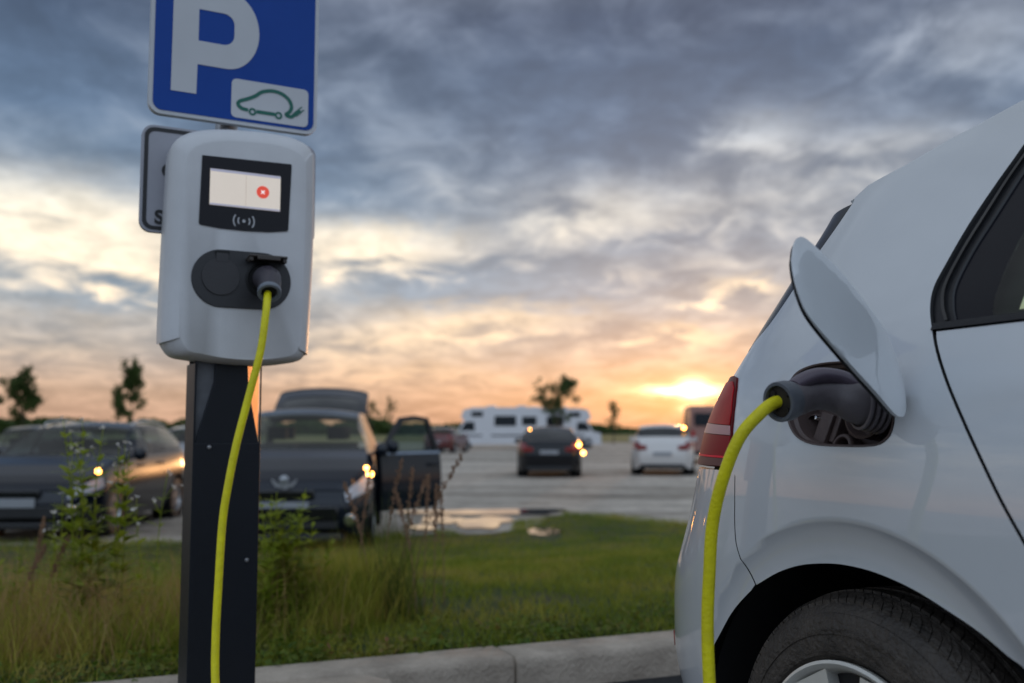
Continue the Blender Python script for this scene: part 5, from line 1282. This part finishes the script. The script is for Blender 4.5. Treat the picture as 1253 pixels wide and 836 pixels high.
# ragged grass along the edge of the lot
e_ = EDGE[(EDGE[:, 0] > -9) & (EDGE[:, 0] < 6)]; p = np.repeat(e_, 110, 0) + npr.normal(0, .16, (len(e_) * 110, 2)) + [0, -.08]
for (px_, py_, rx_, ry_, _, _) in PUD: p = p[((p[:, 0] - px_) / (rx_ * 1.05)) ** 2 + ((p[:, 1] - py_ + .35) / (ry_ + .65)) ** 2 > 1]
blades('grass', p, zgv(p[:, 0], p[:, 1]) - .02, npr.uniform(.03, .12, len(p)), npr.uniform(.006, .014, len(p)), GM, .8, 1, label='ragged grass along the edge of the gravel lot', cat='grass')
def clump_pts(cs_, n, sd_):
    c = np.array(cs_); i = npr.integers(0, len(c), n); return c[i] + npr.normal(0, 1, (n, 2)) * sd_
def atp(px, d): return ((px - 626.5) / 1218 * d, d)
# tall rough grass round the post and along the verge
cs1 = [atp(px, d) for px, d in ((10, 3.6), (45, 3.8), (80, 3.7), (110, 3.9), (150, 3.8), (185, 3.75), (220, 3.8), (60, 4.3), (130, 4.4), (200, 4.3), (260, 4.0), (320, 4.0), (350, 4.1), (385, 4.2), (20, 4.6), (-30, 3.9), (-60, 4.3))]
p = clump_pts(cs1, 13000, .17); p = p[[kq(*a) > .03 for a in p]]
dd = npr.uniform(0, 1, len(p))
blades('tall_grass', p, zgv(p[:, 0], p[:, 1]), .05 + .23 * dd ** 2.2, npr.uniform(.0022, .0042, len(p)), GT, .75, 4, label='tall yellow-green rough grass growing behind the post', cat='tall grass')
p = clump_pts(cs1, 3600, .16); p = p[[kq(*a) > .03 for a in p]]
blades('dry_grass', p, zgv(p[:, 0], p[:, 1]), npr.uniform(.10, 1, len(p)) ** 2.4 * .40 + .07, npr.uniform(.0016, .003, len(p)), GD, .6, 4, label='thin brown dry grass stalks mixed into the rough grass', cat='dry grass')
cs2 = [atp(px, d) for px, d in ((400, 4.3), (425, 4.2), (440, 4.6))]
p = clump_pts(cs2, 2600, .10); blades('tall_grass', p, zgv(p[:, 0], p[:, 1]), npr.uniform(.12, .42, len(p)), npr.uniform(.002, .004, len(p)), GT, .5, 4, label='loose rough grass right of the post', cat='tall grass')
p = clump_pts([atp(488, 4.35), atp(500, 4.3), atp(475, 4.3)], 240, .05); blades('tall_grass', p, zgv(p[:, 0], p[:, 1]), npr.uniform(.12, 1, len(p)) ** 1.2 * .58 + .05, npr.uniform(.003, .006, len(p)), leafmat('reed_green', [(.35, (.05, .08, .015)), (.6, (.13, .17, .03))], 5), .35, 4, label='upright dark green tuft of grass between post and car', cat='tall grass')
# low broad-leaved cover along the kerb
def leaves_mesh(name, C_, n, rad, size, m, parent=None, flat=.5, asp=.55):
    """n leaf quads (folded) around centres C_ with radii"""
    vs = []; fs = []
    for i in range(n):
        c, r_ = C_[i % len(C_)], rad
        u = Vector((rng.gauss(0, 1), rng.gauss(0, 1), rng.gauss(0, 1) * flat)); u.normalize()
        pos = Vector(c) + Vector((rng.gauss(0, 1) * r_[0], rng.gauss(0, 1) * r_[1], abs(rng.gauss(0, 1)) * r_[2]))
        L__ = size * rng.uniform(.6, 1.4); x = u * L__; y = u.cross(Vector((rng.gauss(0, .4), rng.gauss(0, .4), 1))).normalized() * L__ * asp * .5
        b_ = len(vs); dz = Vector((0, 0, -L__ * .12)); vs += [pos, pos + x * .45 + y, pos + x, pos + x * .45 - y, pos + x * .5 + dz]
        fs += [(b_, b_ + 1, b_ + 4), (b_ + 1, b_ + 2, b_ + 4), (b_ + 2, b_ + 3, b_ + 4), (b_ + 3, b_, b_ + 4)]
    return mesh_obj(name, vs, fs, m, parent)
cc_ = []
for i in range(260):
    a = rng.uniform(-2.6, 2.2); q = abs(rng.gauss(0, .22)) + .02; x, y = kpt(a, q); cc_.append((x, y, zg(x, y)))
o = leaves_mesh('ground_cover', cc_, 6500, (.035, .035, .025), .026, GC, None, .5, .7); tag(o, 'low broad-leaved weeds spreading along the back of the kerb', 'weeds', kind='stuff')
cc_ = [(*kpt(a, q), .085) for a, q in [(rng.gauss(.42, .16), abs(rng.gauss(.04, .05)) + .03) for _ in range(40)]]
o = leaves_mesh('ground_cover', cc_, 900, (.03, .03, .045), .038, leafmat('clover_leaf', [(.35, (.06, .11, .015)), (.6, (.13, .19, .03))], 8), None, .5, .7); tag(o, 'brighter clover-like leaves against the kerb near the car', 'weeds', kind='stuff')

def weed(px, d, h, n_st, label, top='white', spread=.05, leafn=24, lsize=.055, group='white-flowered weeds around the post'):
    x0, y0 = atp(px, d); z0 = zg(x0, y0); rt = empty('flowering_weed' if top else 'leafy_weed', (x0, y0, z0), label=label, cat='weed', group=group)
    mb = MB(); lv = []; lf = []; FLW = []
    for s_ in range(n_st):
        a = rng.uniform(0, 6.28); r_ = spread * rng.uniform(.2, 1); hh = h * rng.uniform(.72, 1.0) if s_ else h
        b0 = Vector((math.cos(a) * r_, math.sin(a) * r_, 0)); ld_ = Vector((math.cos(a), math.sin(a), 0)) * hh * rng.uniform(.03, .14)
        pts = [tuple(b0 + ld_ * t * t + Vector((rng.gauss(0, .004), rng.gauss(0, .004), hh * t))) for t in (0, .25, .5, .75, 1)]
        pts = cr(pts, 3); mb.tube(pts, [.0032 * (1 - .6 * i / len(pts)) for i in range(len(pts))], 6)
        tips = [Vector(pts[-1])]
        for k in range(leafn):
            t = .12 + .86 * k / leafn; i = int(t * (len(pts) - 1)); p_ = Vector(pts[i]); an = k * 2.4 + rng.uniform(-.3, .3)
            u = Vector((math.cos(an), math.sin(an), rng.uniform(.25, .9))).normalized(); L__ = lsize * (1.25 - .75 * t) * rng.uniform(.7, 1.3); sdv = u.cross(Vector((0, 0, 1))).normalized() * L__ * .14
            b_ = len(lv); dr = Vector((0, 0, -L__ * .22)); lv += [p_, p_ + u * L__ * .35 + sdv, p_ + u * L__ * .35 - sdv, p_ + u * L__ * .7 + sdv * .8 + dr * .5, p_ + u * L__ * .7 - sdv * .8 + dr * .5, p_ + u * L__ + dr]
            lf += [(b_, b_ + 1, b_ + 2), (b_ + 1, b_ + 3, b_ + 4, b_ + 2), (b_ + 3, b_ + 5, b_ + 4)]
        for k in range(2):
            i = int((.82 + .08 * k) * (len(pts) - 1)); p_ = Vector(pts[i]); an = rng.uniform(0, 6.28); q_ = p_ + Vector((math.cos(an) * .04, math.sin(an) * .04, .05)) * rng.uniform(.6, 1.2); mb.tube([tuple(p_), tuple(q_)], .0015, 5); tips.append(q_)
        if top:
            for tp in tips:
                fv = []; ff = []
                for k in range(3):
                    c_ = tp + Vector((rng.gauss(0, .008), rng.gauss(0, .008), rng.gauss(.003, .005))); r2 = rng.uniform(.006, .011)
                    n_ = Vector((rng.gauss(0, .6), rng.gauss(0, .6), 1)).normalized(); xx = n_.cross(Vector((1, 0, .1))).normalized(); yy = n_.cross(xx); b_ = len(fv); fv.append(c_)
                    for q in range(8): fv.append(c_ + (xx * math.cos(q * .785) + yy * math.sin(q * .785)) * r2 * (1 if q % 2 else .7) + n_ * .002)
                    ff += [(b_, b_ + 1 + q, b_ + 1 + (q + 1) % 8) for q in range(8)]
                FLW.append((fv, ff))
    mb.build('stem', GL, rt); mesh_obj('foliage', lv, lf, GL, rt)
    for fv, ff in FLW: mesh_obj('flower', fv, ff, PETAL, rt)
    return rt
weed(112, 4.05, .86, 5, 'tallest white-flowered weed, in front of the navy hatchback headlamp', spread=.07, leafn=46, lsize=.125)
weed(150, 4.10, .76, 4, 'bushy white-flowered weed just right of the tallest one', spread=.08, leafn=40, lsize=.12)
weed(192, 4.0, .64, 2, 'thin white-flowered weed midway between the tallest weed and the post', spread=.05, leafn=26, lsize=.085)
weed(222, 4.05, .66, 1, 'single-stemmed white-flowered weed against the left side of the post', spread=.03, leafn=24, lsize=.08)
weed(82, 4.3, .55, 4, 'low white-flowered weed left of the tallest one', spread=.08, leafn=26, lsize=.085)
weed(20, 4.2, .40, 3, 'low sparse leafy weed near the left edge of the picture', top='', spread=.10, leafn=26, lsize=.085)
weed(345, 4.1, .57, 7, 'dense bright green leafy weed just right of the post', top='', spread=.10, leafn=46, lsize=.125, group='leafy weeds right of the post')
weed(372, 4.2, .50, 5, 'smaller leafy weed leaning right beside the dense one', top='', spread=.10, leafn=34, lsize=.10, group='leafy weeds right of the post')
weed(325, 3.95, .50, 4, 'short leafy weed touching the right side of the post', top='', spread=.06, leafn=30, lsize=.09, group='leafy weeds right of the post')

def stalk(px, d, h, seed):
    x0, y0 = atp(px, d); z0 = zg(x0, y0); r_ = random.Random(seed)
    lx, ly = r_.gauss(0, .10), r_.gauss(0, .06)
    pts = [(x0 + lx * t * t, y0 + ly * t * t, z0 + h * t) for t in (0, .3, .6, .85, 1)]; pts = cr(pts, 4); mb = MB(); mb.tube(pts, [.0028 * (1 - .6 * i / len(pts)) for i in range(len(pts))], 6)
    for k in range(150):
        t = .55 + .45 * r_.random(); p_ = Vector(pts[int(t * (len(pts) - 1))]); w_ = .012 * (1.15 - abs(t - .72) * 2); an = r_.uniform(0, 6.28)
        c = p_ + Vector((math.cos(an) * w_ * r_.random(), math.sin(an) * w_ * r_.random(), r_.uniform(-.015, .015))); s_ = r_.uniform(.0026, .005)
        mb.add([c + Vector(v) * s_ for v in ((1, 0, 0), (-.5, .87, 0), (-.5, -.87, 0), (0, 0, 1.6), (0, 0, -1.6))], [(0, 1, 3), (1, 2, 3), (2, 0, 3), (1, 0, 4), (2, 1, 4), (0, 2, 4)])
    o = mb.build('seed_stalk', STALK, None); tag(o, 'thin reddish-brown dried seed stalk standing in front of the open car door', 'seed stalk', 'dried seed stalks before the open car door')
for i, (px, d, h) in enumerate(((470, 4.4, .70), (487, 4.35, .62), (505, 4.45, .72), (521, 4.5, .62), (533, 4.4, .58), (458, 4.3, .60), (496, 4.6, .66), (545, 4.7, .56), (440, 4.4, .66), (512, 4.3, .54))): stalk(px, d, h, i)
for i, (px, d, h) in enumerate(((62, 4.1, .40), (30, 4.0, .36), (48, 4.4, .46))):
    n0 = len(COL.objects); stalk(px, d, h, 20 + i); o = COL.objects[-1] if False else [q for q in bpy.data.objects if q.name.startswith('seed_stalk')][-1]
    o['label'] = 'thin brown dried stalk standing in front of the navy hatchback'; o['group'] = 'dried stalks before the navy hatchback'

def tree(px, d, top_px, wpx, label, lobes, n=3400, leaf=.115, trunk=.05, zbase=LOTZ):
    x0, y0 = atp(px, d); s_ = 1218 / d; H = (526 - top_px) / s_ + CAMH - zbase; Wd = wpx / s_
    rt = empty('young_tree', (x0, y0, zbase), label=label, cat='tree', group='young trees planted round the lot')
    mb = MB(); tr_ = [(rng.gauss(0, .01), 0, 0), (rng.gauss(0, .03), 0, H * .3), (rng.gauss(0, .05), 0, H * .6), (rng.gauss(0, .05), 0, H * .93)]
    tr_ = cr(tr_, 4); mb.tube(tr_, [trunk * (1 - .75 * i / len(tr_)) for i in range(len(tr_))], 10)
    cen_ = []
    for (fx, fz, rx, rz, wt) in lobes:
        c_ = Vector((fx * Wd, rng.uniform(-.3, .3) * Wd * .5, fz * H)); b0 = Vector(tr_[min(len(tr_) - 1, max(2, int(max(.25, fz - .22) * len(tr_))))])
        mb.tube(cr([tuple(b0), tuple((b0 + c_) / 2 + Vector((0, 0, -.02))), tuple(c_)], 3), [.018, .016, .014, .012, .010, .008, .006], 6)
        cen_.append((c_, rx * Wd, rz * H, wt))
        for _ in range(4):
            q_ = c_ + Vector((rng.gauss(0, .6) * rx * Wd, rng.gauss(0, .6) * rx * Wd, rng.gauss(0, .6) * rz * H)); mb.tube([tuple(c_), tuple(q_)], [.006, .003], 5)
    mb.build('trunk', BARK, rt)
    vs = []; fs = []; tw = sum(c[3] for c in cen_)
    for (c_, rx, rz, wt) in cen_:
        subs = [c_ + Vector((rng.gauss(0, .6) * rx, rng.gauss(0, .6) * rx, rng.gauss(0, .65) * rz)) for _ in range(11)]
        for _ in range(int(n * wt / tw)):
            sb_ = rng.choice(subs); pos = sb_ + Vector((rng.gauss(0, .22) * rx, rng.gauss(0, .22) * rx, rng.gauss(0, .26) * rz))
            u = Vector((rng.gauss(0, 1), rng.gauss(0, 1), rng.gauss(0, 1))).normalized(); v = u.orthogonal().normalized(); L__ = leaf * rng.uniform(.6, 1.3)
            b_ = len(vs); vs += [pos, pos + u * L__ * .5 + v * L__ * .3, pos + u * L__, pos + u * L__ * .5 - v * L__ * .3]; fs.append((b_, b_ + 1, b_ + 2, b_ + 3))
    mesh_obj('crown', vs, fs, TL, rt, smooth=False)
tree(28, 38, 456, 40, 'young round-headed tree at the far left above the parked cars', [(-.25, .80, .30, .10, 1), (.22, .86, .26, .11, 1.2), (.05, .62, .28, .10, .8), (.30, .70, .2, .07, .5), (-.1, .45, .2, .08, .3)])
tree(160, 40, 440, 36, 'slim upright young tree left of the charging station', [(.0, .90, .22, .08, 1), (.08, .76, .30, .10, 1.2), (-.15, .60, .32, .09, 1), (.25, .62, .22, .07, .4), (-.35, .50, .2, .06, .4)])
tree(682, 45, 456, 44, 'leaning young tree behind the black saloon in the middle of the lot', [(.18, .90, .26, .08, 1.2), (.20, .76, .32, .10, 1.3), (-.10, .62, .30, .09, 1), (-.42, .80, .16, .07, .35), (-.35, .68, .2, .06, .5), (.05, .50, .2, .06, .4)], trunk=.07)
tree(750, 92, 489, 20, 'small cone-shaped tree on the grass beyond the lot', [(0, .88, .22, .10, .6), (0, .66, .42, .14, 1.2), (0, .44, .5, .12, 1.2)], n=1100, leaf=.16)
tree(456, 78, 489, 16, 'tiny far tree above the open car door, left of two', [(0, .85, .3, .10, 1), (.1, .6, .4, .12, 1)], n=500, leaf=.14)
tree(480, 84, 487, 16, 'tiny far tree above the open car door, right of two', [(0, .85, .3, .10, 1), (-.1, .6, .4, .12, 1)], n=500, leaf=.14)
tree(646, 100, 499, 13, 'tiny far tree rising behind the motorhomes', [(0, .85, .3, .10, 1), (-.1, .6, .4, .12, 1)], n=400, leaf=.16)
# distant hedges and woods that close the horizon
def far_wood(x0, x1, y, h, n, label):
    vs = []; fs = []; xs_ = np.linspace(x0, x1, 90); hh = [h * (.55 + .45 * math.sin(i * .37 + math.sin(i * .11) * 3) ** 2 + rng.uniform(-.08, .08)) for i in range(90)]
    for _ in range(n):
        x = rng.uniform(x0, x1); H = float(np.interp(x, xs_, hh)); z = LOTZ + H * rng.random() ** .8; pos = Vector((x, y + rng.uniform(-6, 6), z)); L__ = rng.uniform(.5, 1.1)
        u = Vector((rng.gauss(0, 1), rng.gauss(0, .5), rng.gauss(0, .7))).normalized(); v = u.orthogonal().normalized(); b_ = len(vs)
        vs += [pos - u * L__, pos + v * L__ * .7, pos + u * L__, pos - v * L__ * .7]; fs.append((b_, b_ + 1, b_ + 2, b_ + 3))
    o = mesh_obj('woods', vs, fs, TL, None, smooth=False); tag(o, label, 'woods', kind='stuff')
far_wood(-190, -5, 260, 4.2, 9000, 'low dark line of distant trees on the left of the horizon')
far_wood(-5, 190, 300, 2.6, 8000, 'low dark line of distant trees under the sunset on the right')
